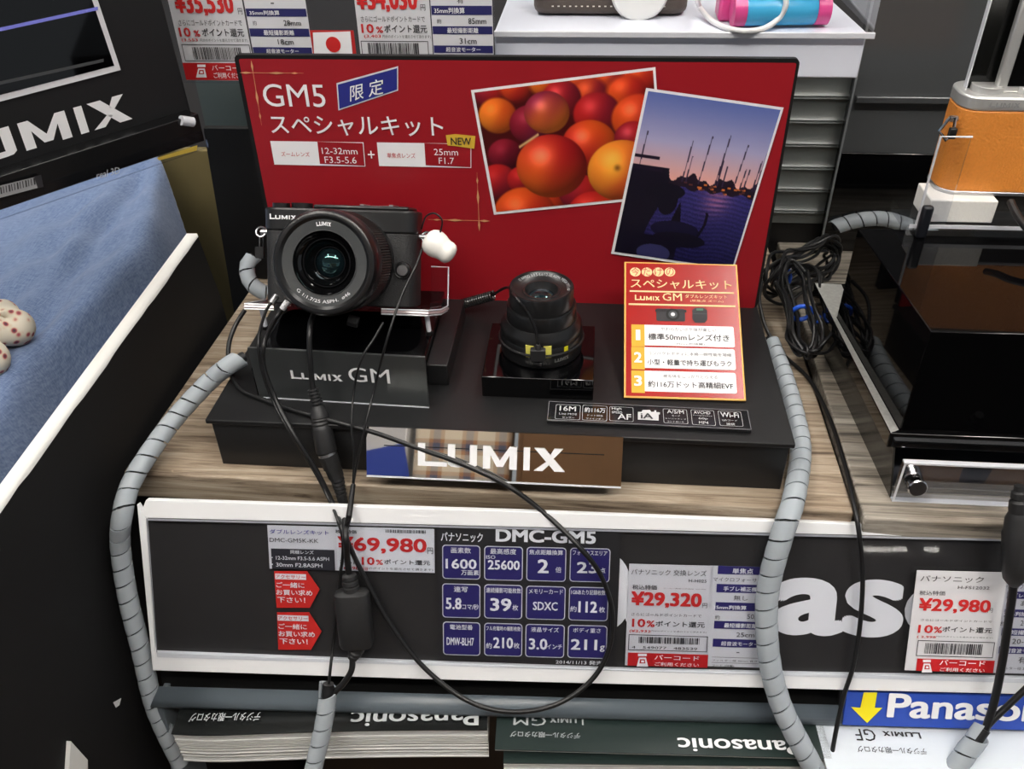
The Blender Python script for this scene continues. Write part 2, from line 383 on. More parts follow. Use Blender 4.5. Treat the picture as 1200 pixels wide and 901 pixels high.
# the two photographs printed on the panel: picture grids with their own colours
PRINT = bpy.data.materials.new('photo_print'); PRINT.use_nodes = True
_n, _l = PRINT.node_tree.nodes, PRINT.node_tree.links; _a = _n.new('ShaderNodeVertexColor'); _a.layer_name = 'ink'
_l.new(_a.outputs[0], _n['Principled BSDF'].inputs['Base Color']); _n['Principled BSDF'].inputs['Roughness'].default_value = .35; _n['Principled BSDF'].inputs['Specular IOR Level'].default_value = .3
def picture(name, parent, F, img, TL, TR, BL, h):
    ny, nx = img.shape[:2]; A, B, Dn = F.loc(*TL), F.loc(*TR), F.loc(*BL); off = world_loc(parent)
    vs = []
    for j in range(ny):
        for i in range(nx):
            s, t = i/(nx-1), j/(ny-1)
            vs.append(F.pt(A[0]+(B[0]-A[0])*s+(Dn[0]-A[0])*t, A[1]+(B[1]-A[1])*s+(Dn[1]-A[1])*t, h)-off)
    fs = [(j*nx+i, (j+1)*nx+i, (j+1)*nx+i+1, j*nx+i+1) for j in range(ny-1) for i in range(nx-1)]
    me = bpy.data.meshes.new(name); me.from_pydata([tuple(v) for v in vs], [], fs); me.materials.append(PRINT)
    at = me.color_attributes.new('ink', 'FLOAT_COLOR', 'POINT')
    c = np.clip(img, 0, 255)/255.; c = np.where(c <= .04045, c/12.92, ((c+.055)/1.055)**2.4)
    rgba = np.ones((ny*nx, 4), np.float32); rgba[:, :3] = c.reshape(-1, 3); at.data.foreach_set('color', rgba.ravel())
    o = bpy.data.objects.new(name, me); COL.objects.link(o); o.parent = parent
    return o
def peaches(nx=220, ny=170):
    X, Y = np.meshgrid(np.linspace(0, 1, nx), np.linspace(0, 1, ny)); X = X*1.28
    im = np.zeros((ny, nx, 3)); im[:] = (70, 12, 14)
    rs = np.random.RandomState(3)
    def ball(cx, cy, r, ca, cb, ang, blur=.03, hi=.25, dark=.55):
        nonlocal im
        dx, dy = (X-cx)/r, (Y-cy)/r; d = np.sqrt(dx*dx+dy*dy); m = np.clip((1-d)/blur, 0, 1)[..., None]
        z = np.sqrt(np.clip(1-d*d, 0, 1)); g = np.clip(.5+.6*(dx*math.cos(ang)+dy*math.sin(ang)), 0, 1)[..., None]
        g = np.clip(g+.12*np.sin(dx*5+dy*3)[..., None]*z[..., None], 0, 1)
        col = np.array(ca)*(1-g)+np.array(cb)*g
        lam = np.clip(.3*-dx-.55*dy+.75*z, 0, 1)[..., None]; col = col*(dark+(1.1-dark)*lam)
        h = np.exp(-((dx+.25)**2+(dy+.38)**2)/.09)[..., None]; col = col+h*hi*np.array((255, 200, 190))
        im = im*(1-m)+col*m
    O, R_, M_, Yl = (220, 82, 26), (186, 32, 30), (134, 24, 42), (240, 130, 36)
    for cx, cy, r, a, b, an in [(.1, .02, .12, M_, R_, 0), (.3, .0, .13, O, R_, 1), (.52, -.02, .14, Yl, O, 1), (.75, .0, .13, Yl, R_, 2), (.98, .02, .13, O, M_, 0), (1.2, .03, .15, O, R_, 1), (.62, .1, .13, O, R_, 0), (.83, .12, .14, O, M_, 0), (1.08, .15, .16, O, R_, 0)]: ball(cx, cy, r, a, b, an, .25, .15)
    ball(.14, .2, .15, Yl, O, 0, .12, .1); ball(.62, .13, .15, R_, M_, 0, .1); ball(.86, .28, .18, R_, M_, 0, .1, .2); ball(1.15, .35, .2, O, R_, 0, .1)
    ball(.15, .52, .14, M_, (90, 14, 30), 1, .1, .1); ball(.06, .74, .16, R_, M_, 1, .1, .1); ball(.25, .75, .13, R_, M_, 1, .1, .1)
    ball(.78, .52, .21, O, R_, 2.5, .05, .3); ball(1.1, .5, .14, M_, R_, 0, .08)
    ball(.37, .3, .16, M_, (120, 30, 60), .3, .05, .15); ball(.5, .22, .17, (236, 120, 40), (140, 36, 60), -1.9, .05, .3)
    ball(.4, .92, .17, R_, O, 2, .06, .2); ball(.22, 1.05, .25, O, R_, 1, .06, .2); ball(.66, .9, .16, M_, R_, 0, .06, .1); ball(.75, 1.1, .2, R_, O, 1, .06, .2)
    ball(.48, .66, .27, (232, 96, 34), (176, 26, 30), -.6, .03, .35, .5); ball(1.0, .76, .26, (246, 150, 44), (206, 56, 30), .5, .03, .25)
    d = np.exp(-(((X-.95)/.1)**2+((Y-.72)/.12)**2))[..., None]; im = im*(1-.6*d)+np.array((250, 196, 60))*.6*d
    d = np.exp(-(((X-.97)/.022)**2+((Y-.73)/.025)**2))[..., None]; im = im*(1-.8*d)+np.array((110, 60, 20))*.8*d
    t = np.clip(1-np.abs((Y-.41)+(X-.37)*.55)/.018, 0, 1)*((X > .26) & (X < .42)); im = im*(1-t[..., None])+np.array((226, 196, 130))*t[..., None]
    return im
def harbour(nx=170, ny=200):
    X, Y = np.meshgrid(np.linspace(0, 1, nx), np.linspace(0, 1, ny)); rs = np.random.RandomState(5)
    im = np.zeros((ny, nx, 3)); t = np.clip(Y/.48, 0, 1)[..., None]
    sky = np.where(t < .55, np.array((92, 108, 172))*(1-t/.55)+np.array((168, 164, 200))*(t/.55), np.array((168, 164, 200))*(1-(t-.55)/.45)+np.array((236, 172, 158))*((t-.55)/.45))
    wat = np.array((52, 48, 112))*(1-np.clip((Y-.5)/.5, 0, 1))[..., None]+np.array((26, 24, 64))*np.clip((Y-.5)/.5, 0, 1)[..., None]
    rip = np.sin(Y*230+np.sin(X*17)*2+rs.randn(ny, nx)*.8)[..., None]*12; wat = wat+rip*np.array((.8, .8, 1.3))
    gl = np.exp(-((X-.72)/.1)**2)*np.exp(-((Y-.58)/.08)**2); wat = wat+gl[..., None]*np.array((110, 60, 40))*(np.sin(Y*200)[..., None]*.4+.6)
    im = np.where((Y < .49)[..., None], sky, wat)
    def dark(m, c=(18, 16, 30)):
        nonlocal im
        im = np.where(m[..., None], np.array(c), im)
    sh = .47+.02*np.sin(X*23)+.012*np.sin(X*61); dark((Y > sh-.01) & (Y < .53+.01*np.sin(X*40)) & (X > .12), (34, 24, 38))
    for k in range(26):
        x, y = rs.uniform(.42, 1), rs.uniform(.485, .53); dark((np.abs(X-x) < .012) & (np.abs(Y-y) < .005), (200, 110, 50) if k % 2 else (90, 50, 44))
    for x, y0, ln in [(.42, .24, .02), (.45, .33, .015), (.55, .2, .03), (.68, .18, .035), (.70, .33, .0), (.74, .36, 0), (.83, .22, .04), (.88, .36, .04), (.91, .36, .03), (1.0, .22, .03), (.98, .3, .03), (.06, .22, .02)]:
        xx = x+ln*(.5-Y)*2; dark((np.abs(X-xx+.01) < .0048) & (Y > y0) & (Y < .49), (52, 40, 66))
    # near boats along the shore
    dark((X < .26-.05*np.sin(Y*9)) & (Y > .42), (20, 17, 32)); dark((X < .2) & (Y > .36) & (Y < .38), (30, 22, 40)); dark((X < .24) & (Y > .42) & (Y < .45), (30, 22, 40))
    dark(((X-.3)/.16)**2+((Y-.56)/.05)**2 < 1); dark(((X-.34)/.08)**2+((Y-.62)/.09)**2 < 1)
    dark((Y > .62) & (Y < .82) & (np.abs(X-.44) < (Y-.6)*.28), (16, 13, 26))
    dark(((X-.45)/.2)**2+((Y-.8)/.06)**2 < 1, (22, 20, 46)); dark(((X-.5)/.22)**2+((Y-.86)/.05)**2 < 1); dark((X < .5) & (Y > .85), (18, 15, 30))
    dark(((X-.32)/.14)**2+((Y-.97)/.06)**2 < 1, (50, 50, 92)); dark((np.abs(X-.66-.02*np.sin(Y*20)) < .012) & (Y > .66) & (Y < .82))
    return im
def photo(img, TL, TR, BL, h, name, ix=.03, iy=.035):
    A, B, Dn = [np.array(PF.loc(*p)) for p in (TL, TR, BL)]
    m = MB(); m.add([PF.pt(*(Dn), h), PF.pt(*(Dn+B-A), h), PF.pt(*B, h), PF.pt(*A, h)], [(0, 1, 2, 3)], WHITE); b = m.build('photo_border', bk)
    X, Y = np.array(TR)-np.array(TL), np.array(BL)-np.array(TL)
    i = ix; j = iy
    picture(name, b, PF, img, tuple(np.array(TL)+X*i+Y*j), tuple(np.array(TL)+X*(1-i)+Y*j), tuple(np.array(TL)+X*i+Y*(1-j)), h+.0003)
photo(peaches(), (552, 105), (768, 78), (579, 251), .0009, 'peach_photo', .016, .022)
photo(harbour(), (757, 102), (918, 125), (716, 296), .0015, 'harbour_photo', .02, .016)

# plinth, step, name plate
a = MB(); a.box(.0225, .1217, .0232, .118, H, .056, GLOSS); a.build('camera_plinth', st, .0008)
a = MB(); a.box(.1217, .1345, .041, .118, H, .050, BLACK); a.build('plinth_step', st, .0006)
NF = Frame(onz(305, 465, H), (.1017, -.0034, 0), (0, 0, 1)); 
a = MB(); a.prism(NF, [(0, 0), (.102, 0), (.102, .0352), (-.0005, .0352)], -.0008, .0008, mat('dark_gloss_plate', (112, 116, 117), .3, metal=.8)); a.prism(NF, [(0, 0), (.102, 0), (.102, .0007), (0, .0007)], .0008, .0011, ACRE)
npl = a.build('name_plate', st)
S = Sign(NF.up(.0010), 230, 360, 300/1126); S.t('', 413, 275, 648, 325, WHITE, vf=lumix(True)); S.t('GM', 665, 262, 855, 335, WHITE, -.004, res=4); S.done(npl)

# mirrored logo plate, leaning out from the base's top edge
TLT = math.radians(26); MF = Frame((0, -.0030, H+.0012), (1, 0, 0), (0, math.sin(TLT), math.cos(TLT)))
MIRR = mat('mirror_plate', (225, 222, 216), .02, metal=1)
x0, x1 = MF.loc(429.5, 530)[0], MF.loc(729, 542)[0]; yb_ = (MF.loc(429, 557.5)[1]+MF.loc(727, 573)[1])/2
a = MB(); a.prism(MF, [(x0, yb_), (x1, yb_), (x1, .0004), (x0, .0004)], -.0022, 0, MIRR); mp_ = a.build('logo_plate', st)
a = MB(); a.prism(MF, [(x0, yb_), (x1, yb_), (x1, yb_+.0009), (x0, yb_+.0009)], .0001, .0004, ACRE); a.build('plate_edge', mp_)
a = MB(); a.box(x0+.01, x1-.01, -.0075, .0016, .018, .028, BLACK); a.build('plate_bracket', st)
S = Sign(MF.up(.0003), 420, 450, 320/1200); S.t('', 262, 258, 907, 386, WHITE, vf=lumix()); S.done(mp_)

# feature strip
FF = Frame((0, 0, H), (1, -.012, 0), (0, 1, 0)); S = Sign(FF.up(.0026), 620, 450, 340/1200)
a = MB(); p = S.rect(82, 72, 920, 190); a.prism(FF, p, 0, .0025, mat('strip_black', (30, 30, 32), .1, spec=.6)); S.ring(p, .0004, mat('strip_edge', (120, 120, 124), .2), .0003)
fs_ = a.build('feature_strip', st, .0003)
WL = mat('strip_white', (190, 190, 192), .5)
for x0, y0, x1, y1 in ((112, 85, 210, 150), (222, 88, 322, 155), (333, 94, 432, 158), (553, 103, 658, 167), (668, 107, 773, 174), (780, 112, 887, 178)): S.frame(x0, y0, x1, y1, .0002, WL, r=.001)
for q in (('16M', 128, 92, 193, 115, .02), ('Live MOS', 125, 120, 197, 131, 0), ('センサー', 137, 135, 187, 146, 0), ('約116万', 230, 98, 315, 122, .02), ('ドット相当', 242, 127, 304, 137, 0), ('ファインダー', 236, 140, 310, 151, 0),
          ('High', 342, 98, 382, 112, .01), ('SPEED', 342, 114, 385, 125, .01), ('AF', 367, 125, 422, 150, .02), ('A/S/M', 570, 108, 640, 126, .01), ('モード', 590, 129, 624, 138, 0), ('クリエイティブ', 562, 142, 650, 150, 0), ('コントロール', 570, 153, 642, 162, 0),
          ('AVCHD', 680, 113, 750, 128, .01), ('Progressive', 678, 129, 757, 137, 0), ('60p', 700, 139, 740, 152, 0), ('MP4', 702, 155, 742, 168, 0), ('Wi-Fi', 790, 118, 868, 142, .02), ('QRコード', 797, 147, 862, 158, 0), ('接続', 815, 162, 852, 174, 0)):
    S.t(q[0], q[1], q[2], q[3], q[4], WL, q[5])
S.poly([(450, 116), (465, 116), (470, 108), (500, 108), (505, 116), (518, 116), (518, 110), (526, 110), (526, 117), (541, 118), (541, 126), (536, 127), (536, 152), (450, 148)], WL); S.t('iA', 462, 122, 512, 146, INK, .04); S.done(fs_)

# lens pedestal
a = MB(); a.box(.1557, .2207, .0315, .0905, H, .0498, GLOSS); a.build('lens_pedestal', st, .0006)

# ------------------------------------------------------------------ red kit card on its easel
B0, B1, T0, T1 = onz(731, 466, H+.0008), onz(874, 470, H+.0008), ony(732, 308, .118), ony(863, 313, .118)
KF = Frame(B0, B1-B0, (T0+T1)/2-(B0+B1)/2)
S = Sign(KF.up(.0012), 700, 290, 200/819)
CREAM = mat('cream_print', (236, 206, 150), .5); KRED = mat('kit_card_red', (158, 22, 18), .2, spec=.7); KGOLD = mat('kit_card_gold', (206, 160, 36), .3)
kc = thing('promotion_card', 'red and gold kit promotion card leaning on the black base beside the feature strip', 'card', (B0+B1)/2)
p = [KF.loc(731, 466.5), KF.loc(874, 470.5), KF.loc(863.5, 311), KF.loc(731.5, 307.5)]
a = MB(); a.prism(KF, p, 0, .001, mat('gold_card_edge', (216, 168, 80), .4)); cb = a.build('card', kc, .0003)
def inset(p, d):
    cx = sum(q[0] for q in p)/4; cy = sum(q[1] for q in p)/4; return [(x-math.copysign(d, x-cx), y-math.copysign(d, y-cy)) for x, y in p]
S.prt.prism(S.F, inset(p, .0011), .0, .0, KRED)
for x in (182, 238, 293, 348):
    c = S.l(x, 118); S.prt.prism(S.F, [(c[0]+.0033*math.cos(t*math.pi/12), c[1]+.0033*math.sin(t*math.pi/12)) for t in range(24)], .0002, .0002, CREAM)
for i, ch in enumerate('今だけの'): S.t(ch, 163+i*55.5, 98, 201+i*55.5, 137, mat('dull_red_ink', (184, 78, 62), .5), .01)
S.t('スペシャルキット', 160, 152, 645, 205, CREAM, .012, res=3)
S.fill(155, 213, 655, 216, CREAM); S.fill(150, 276, 662, 279, CREAM)
S.t('', 180, 228, 300, 256, CREAM, vf=lumix(True)); S.t('GM', 312, 220, 406, 258, CREAM)
S.t('ダブルレンズキット', 420, 226, 622, 248, CREAM); S.t('(単焦点 ズーム)', 445, 251, 605, 267, CREAM)
S.fill(282, 293, 422, 356, INK, r=.001); S.fill(278, 297, 428, 312, BLACKP)
for cx, cy, r, mt in ((362, 323, .0042, BLACKP), (362, 323, .0027, DGREY), (362, 323, .0013, PAPER)):
    c = S.l(cx, cy); S.prt.prism(S.F, [(c[0]+r*math.cos(t*math.pi/12), c[1]+r*math.sin(t*math.pi/12)) for t in range(24)], .0003+.0001*(5-r*1000), .0003+.0001*(5-r*1000), mt)
S.poly([(456, 300), (470, 290), (510, 290), (526, 300), (528, 345), (515, 362), (470, 362), (456, 345)], INK); S.fill(458, 316, 526, 322, DGREY, .0004); S.fill(475, 294, 508, 304, mat('green_glint', (60, 120, 90), .4), .0004)
for y0, y1, d, n, l1, l2, l3 in ((370, 480, 0, '1', ('やわらかいボケ味が楽しい', 305, 383, 570, 407), ('標準50mmレンズ付き', 243, 412, 633, 453), ('(35mm判換算)', 370, 457, 515, 473)),
                           (477, 589, 5, '2', ('コンパクトボディに本格一眼性能を凝縮', 243, 500, 643, 526), ('小型・軽量で持ち運びもラク', 240, 536, 645, 574), None),
                           (590, 702, 10, '3', ('被写体をしっかりとらえる', 315, 609, 577, 633), ('約116万ドット高精細EVF', 243, 640, 652, 682), None)):
    S.fill(163, y0, 660+d, y1, WHITE, .0002, r=.0012); S.fill(163, y0, 228, y1-3, KGOLD, .0003); S.t(n, 178+(8 if n == '1' else 0), y0+27, 212-(8 if n == '1' else 0), y0+75, WHITE, .05)
    S.t(l1[0], *l1[1:], INK); S.t(l2[0], *l2[1:], INK, .022, res=3)
    if l3: S.t(l3[0], *l3[1:], INK)
S.done(cb)
for s in (.25, .75):                                # two clear struts propping the card from behind
    a = MB(); q = KF.pt(.07*s, .055, -.0004); g = Vector((q.x, q.y+.018, H+.0002)); f = KF.pt(.07*s, .004, -.0004)
    a.tube([q, g, f], .0009, ACRE, 6); a.build('easel_strut', kc)

# ------------------------------------------------------------------ price rail on the counter's front edge
RF = Frame((-.032, -.0369, -.008), (.40341, .01894, -.00433), (0, .0331, .078))
ru = thing('price_rail', 'long white framed price rail with dark insert along the counter front', 'price rail', RF.pt(.25, -.09))
R_ = lambda u, v: RF.loc(u, v)
ix0, iy0 = R_(183, 762); itx, ity = R_(172, 606)
XR = .62
ol = R_(166, 640)[0]
inb = [R_(183, 763), R_(420, 772), R_(740, 783.5), R_(1000, 789), R_(1200, 793)]; inb.append((XR, inb[-1][1]))      # inner edge of the bottom border
oub = [R_(172, 784), R_(500, 794.5), R_(985, 807), R_(1200, 812)]; oub.append((XR, oub[-1][1]))
oub[0] = (ol+.0003, oub[0][1])
a = MB()
a.prism(RF, oub+inb[::-1]+[(ix0-.0004, inb[0][1])], -.003, .0013, WPLAS)                       # bottom border
a.prism(RF, [oub[0], (ix0, inb[0][1]), (itx, ity), (ol+.0002, R_(170, 590)[1])], -.003, .0014, WPLAS)   # left border
tp = [R_(166, 600), R_(172, 585), R_(600, 598), R_(1000, 613), R_(1130, 618)]
tp = tp + [(XR, tp[-1][1])]
a.prism(RF, tp + [(XR, ity), (itx, ity)], -.003, .0012, WPLAS)                                   # top border
a.build('white_frame', ru, .0006)
a = MB(); a.prism(RF, [(ix0-.001, iy0-.004), (XR, iy0-.004), (XR, ity+.0005), (itx-.001, ity+.0005)], -.003, -.0012, mat('rail_black_insert', (46, 44, 43), .5, var=.12, bscale=60)); ins = a.build('insert', ru)
# maker's name in large white letters on the insert
S = Sign(RF.up(-.0011), 0, 0, 1)
def panas(S, x0, y0, x1, y1, mt, wt=.035, flip=False): S.t('Panasonic', x0, y0, x1, y1, mt, wt, res=6, flip=flip, h=.0003)
BWL = mat('big_white_letters', (246, 246, 248), .5)
S.t('anasonic', 742, 652, 1374, 752, BWL, .085, res=6)
S.poly([(652, 644), (690, 645), (690, 748), (652, 747)], BWL, .0003)                             # the initial, mostly behind the specification board
S.poly([(690, 646)]+[(712+29*math.sin(math.radians(t)), 692.5-45*math.cos(math.radians(t))) for t in range(0, 181, 12)]+[(690, 737)], BWL, .00035)
S.done(ins)
a = MB(); a.prism(RF, [(ix0+.0015, iy0-.003), (XR, iy0-.003), (XR, ity-.0003), (itx+.001, ity-.0003)], .0017, .0025, ACRY)
cov = a.build('clear_cover', ru)
a = MB(); y_ = ity; a.prism(RF, [(itx+.001, y_-.0008), (XR, y_-.0008), (XR, y_+.0004), (itx+.001, y_+.0004)], .0026, .0028, mat('cover_edge', (150, 152, 160), .12, spec=.8)); a.prism(RF, [(ix0+.0015, iy0+.0003), (ix0+.0019, iy0+.0003), (itx+.0014, y_), (itx+.001, y_)], .0026, .0028, mat('cover_edge')); a.build('cover_edge', cov)

CF = RF.up(.0004)
def price_text(S, L):
    for q in L: S.t(q[0], *q[1:5], q[5], q[6] if len(q) > 6 else 0, res=3 if (q[3]-q[1]) > 150 else 2)

# kit price card
S = Sign(CF.up(.0006), 300, 600, 220/1101)
root = card('price_card', 'wide price card reading 69,980 yen with dark kit contents box', 'price card', CF, S, (65, 78, 1048, 358))
S.fill(88, 212, 465, 341, mat('charcoal_print', (46, 46, 52), .5)); S.fill(470, 84, 1044, 355, mat('cool_white_print', (226, 228, 232), .5), .0001)
price_text(S, [('ダブルレンズキット', 80, 98, 428, 133, INKB, .01), ('DMC-GM5K-KK', 80, 149, 368, 180, INK), ('同梱レンズ', 203, 221, 340, 246, WHITE, .01), ('・12-32mm F3.5-5.6 ASPH', 92, 255, 430, 284, WHITE, .01), ('・30mm F2.8ASPH', 92, 294, 390, 324, WHITE, .01),
   ('税込特価', 466, 101, 590, 125, INK, .02), ('¥69,980', 482, 142, 998, 246, REDT, .05), ('円', 1006, 206, 1038, 244, INK, .01), ('さらに', 492, 276, 605, 306, INK, .02), ('10', 622, 262, 695, 308, REDT, .05), ('%', 705, 277, 745, 308, REDT, .03), ('ポイント還元', 752, 275, 1022, 310, INK, .02),
   ('(', 486, 318, 492, 345, INK), ('6,998', 515, 316, 604, 338, REDT, .03), ('円分', 612, 320, 660, 340, REDT), ('のポイントを還元させて頂きます)', 662, 320, 1038, 346, INK)])
S.bars(760, 100, 1000, 125, 40); S.done(root)
for k, (dx, dy, lb) in enumerate(((0, 0, 'red arrow shaped accessory label directly under the wide kit price card'), (14, 243, 'lower red arrow shaped accessory label, just above the rail\'s bottom border'))):
    P = [(105, 348), (298, 348), (372, 455), (315, 562), (120, 562)] if k == 0 else [(122, 590), (310, 590), (384, 702), (322, 808), (130, 808)]
    root = card('arrow_label', lb, 'label', CF, S0 := Sign(CF.up(.0006), 300, 600, 220/1101), P, mt=mat('arrow_red', (214, 42, 36), .5))
    S0.fill(112+dx, 359+dy, 295+dx, 397+dy, WHITE)
    price_text(S0, [('アクセサリー', 116+dx, 364+dy, 291+dx, 391+dy, REDT, .015), ('ご一緒に', 119+dx, 408+dy, 285+dx, 444+dy, WHITE, .03), ('お買い求め', 119+dx, 451+dy, 332+dx, 489+dy, WHITE, .03), ('下さい！', 126+dx, 495+dy, 290+dx, 532+dy, WHITE, .03)])
    S0.done(root)

# specification board
S = Sign(CF.up(.0007), 500, 600, 240/1138)
root = card('specification_board', 'black specification board with twelve navy boxes headed DMC-GM5', 'board', CF, S, (52, 78, 1050, 852), mt=mat('spec_black', (40, 39, 40), .5))
S.t('パナソニック', 80, 110, 312, 166, WHITE, .02); S.t('DMC-GM5', 388, 94, 935, 173, WHITE, .075, res=4)
BX = [[(86, 180, 298, 375), (320, 187, 533, 382), (556, 192, 772, 387), (798, 197, 1015, 391)], [(86, 395, 298, 590), (320, 400, 530, 595), (553, 408, 768, 600), (792, 413, 1005, 606)], [(90, 607, 298, 798), (320, 614, 530, 803), (550, 620, 763, 810), (786, 625, 998, 815)]]
TX = [[[('画素数', 136, 194, 246, 228), ('1600', 107, 258, 276, 315, .04), ('万画素', 192, 319, 290, 350)], [('最高感度', 354, 200, 497, 234), ('ISO', 331, 238, 382, 258), ('25600', 342, 265, 516, 320, .04)], [('焦点距離換算', 570, 206, 757, 238), ('2', 620, 262, 674, 336, .05), ('倍', 716, 303, 748, 335)], [('フォーカスエリア', 812, 210, 1003, 241), ('23', 838, 276, 946, 338, .05), ('点', 962, 308, 992, 338)]],
      [[('連写', 151, 411, 228, 443), ('5.8', 108, 474, 192, 538, .04), ('コマ/秒', 198, 508, 289, 541)], [('連続撮影可能枚数', 331, 417, 524, 450), ('39', 356, 477, 468, 548, .05), ('枚', 477, 513, 508, 545)], [('メモリーカード', 568, 424, 757, 455), ('SDXC', 592, 496, 726, 545, .03)], [('1GBあたり記録枚数', 803, 428, 992, 460), ('約', 798, 520, 832, 552), ('112', 846, 494, 944, 556, .05), ('枚', 958, 524, 990, 556)]],
      [[('電池型番', 130, 622, 256, 653), ('DMW-BLH7', 112, 694, 262, 740, .02)], [('フル充電時の撮影枚数', 331, 630, 522, 660), ('約', 330, 724, 362, 756), ('210', 372, 694, 478, 755, .04), ('枚', 484, 724, 516, 756)], [('液晶サイズ', 580, 636, 734, 667), ('3.0', 570, 700, 668, 762, .04), ('インチ', 668, 732, 752, 760)], [('ボディ重さ', 814, 640, 966, 670), ('211', 804, 704, 944, 764, .05), ('g', 962, 740, 988, 774)]]]
for br, tr_ in zip(BX, TX):
    for (x0, y0, x1, y1), T in zip(br, tr_):
        S.fill(x0, y0, x1, y1, PAPER, .0001, r=.0021); 
        p = S.rect(x0, y0, x1, y1); d = .0005; S.prt.prism(S.F, rounded([(p[0][0]+d, p[0][1]+d), (p[1][0]-d, p[1][1]+d), (p[2][0]-d, p[2][1]-d), (p[3][0]+d, p[3][1]-d)], .0017), .0002, .0002, NAVY)
        for q in T: S.t(q[0], *q[1:5], WHITE, q[5] if len(q) > 5 else .012)
S.t('2014/11/13 発売', 718, 818, 975, 848, WHITE, .01); S.done(root)

def icon(S, x0, y0, x1, y1):                        # the little till symbol of the barcode strip
    X = lambda t: x0+(x1-x0)*t
    Y = lambda t: y0+(y1-y0)*t
    S.poly([(X(.12), Y(0)), (X(.88), Y(0)), (X(.88), Y(.2)), (X(.12), Y(.2))], WHITE, .0004); S.poly([(X(.2), Y(.3)), (X(.8), Y(.3)), (X(1), Y(1)), (X(0), Y(1))], WHITE, .0004)
    S.poly([(X(.3), Y(.42)), (X(.7), Y(.42)), (X(.76), Y(.74)), (X(.24), Y(.74))], REDF, .0005); S.poly([(X(.4), Y(.5)), (X(.62), Y(.5)), (X(.66), Y(.66)), (X(.38), Y(.66))], WHITE, .0006)

# lens price card with its data strip
S = Sign(CF.up(.0006), 700, 620, 220/1101)
root = card('price_card', 'price card reading 29,320 yen beside the black specification board', 'price card', CF, S, (188, 205, 645, 813))
price_text(S, [('パナソニック 交換レンズ', 200, 230, 655-16, 276, INK), ('H-H025', 536, 291, 640, 312, INK), ('税込特価', 206, 323, 348, 354, INK, .01), ('メーカー希望小売価格  ¥39,960', 386, 342, 634, 354, INK), ('¥29,320', 204, 364, 604, 464, REDT, .06), ('円', 616, 432, 642, 461, INK),
   ('さらにゴールドポイントカードで', 200, 487, 610, 516, INK), ('10', 206, 523, 278, 572, REDT, .05), ('%', 290, 534, 334, 572, REDT, .04), ('ポイント還元', 342, 535, 628, 576, INK, .02), ('(¥2,932', 188, 586, 312, 608, REDT, .02), ('円分のポイントを還元させて頂きます)', 314, 590, 638, 609, INK)])
S.frame(184, 615, 642, 720, .0004, INK); S.bars(243, 628, 605, 676, 46); S.t('4   549077   483539', 202, 682, 585, 708, INK)
S.fill(180, 722, 645, 812, REDF); icon(S, 230, 728, 298, 804); S.t('バーコード', 336, 735, 595, 770, WHITE, .02); S.t('ご利用ください', 337, 777, 594, 806, WHITE, .02); S.done(root)
S = Sign(CF.up(.0006), 700, 620, 220/1101)
root = card('data_strip', 'navy banded data strip with a 46mm filter line, tucked behind a grey spiral tube', 'data strip', CF, S, (664, 216, 1002, 815))
_a, _b2 = S.l(664, 810)[0]+.0003, S.l(1000, 516)[0]-.0003
for y0, y1 in ((217, 265), (323, 372), (430, 478), (540, 585), (645, 692)): S.row(_a, _b2, 830, y0, y1, NAVY)
for y in (752, 784): S.row(_a, _b2, 830, y, y+2, INK)
price_text(S, [('単焦点', 794, 227, 912, 262, WHITE, .02), ('マイクロフォーサーズ', 680, 279, 1000, 312, INK), ('手ブレ補正機能', 740, 333, 968, 366, WHITE, .02), ('無し', 800, 386, 880, 418, INK), ('35mm判換算', 680, 442, 872, 472, WHITE, .02), ('約', 690, 502, 716, 528, INK), ('50mm', 880, 496, 980, 527, INK), ('最短撮影距離', 744, 548, 934, 580, WHITE, .02), ('25cm', 816, 603, 920, 633, INK), ('超音波モーター', 726, 655, 942, 686, WHITE, .02), ('-', 815, 719, 832, 724, INK, .02), ('フィルター径 46mm 長さ 12', 672, 761, 970, 780, INK), ('フード (付属)', 672, 790, 800, 810, INK)])
S.done(root)

# second lens price card and strip
S = Sign(CF.up(.0046), 900, 600, .25)
root = card('price_card', 'price card reading 29,980 yen in front of the big white rail letters', 'price card', CF.up(.004), S, (700, 274, 1054, 754))
price_text(S, [('パナソニック', 715, 295, 1008, 331, INK), ('H-FS12032', 890, 344, 1036, 362, INK), ('税込特価', 710, 366, 828, 390, INK), ('¥29,980', 712, 402, 1034, 476, REDT, .05), ('円', 1030, 449, 1050, 470, INK), ('さらにゴールドポイントカードで', 715, 498, 1048, 517, INK), ('10', 706, 527, 768, 565, REDT, .05), ('%', 778, 535, 812, 565, REDT, .04), ('ポイント還元', 818, 534, 1047, 566, INK, .02),
   ('( 2,998', 698, 577, 784, 592, REDT, .02), ('円分のポイントを還元させて頂きます)', 788, 578, 1052, 592, INK)])
S.frame(702, 599, 1052, 683, .0004, INK); S.bars(737, 611, 1006, 669, 44); S.fill(700, 685, 1054, 753, REDF); icon(S, 719, 690, 768, 750); S.t('バーコード', 805, 690, 1014, 721, WHITE, .02); S.t('ご利用ください', 806, 726, 1012, 750, WHITE, .02); S.done(root)
S = Sign(CF.up(.0006), 900, 600, .25)
root = card('data_strip', 'navy banded lens data strip with a 37mm filter line behind the thick black cable', 'data strip', CF, S, (1062, 322, 1320, 762))
_a, _b2 = S.l(1064, 760)[0], S.l(1318, 330)[0]
for y0, y1 in ((372, 406), (456, 493), (545, 579), (630, 664)): S.row(_a, _b2, 1180, y0, y1, NAVY)
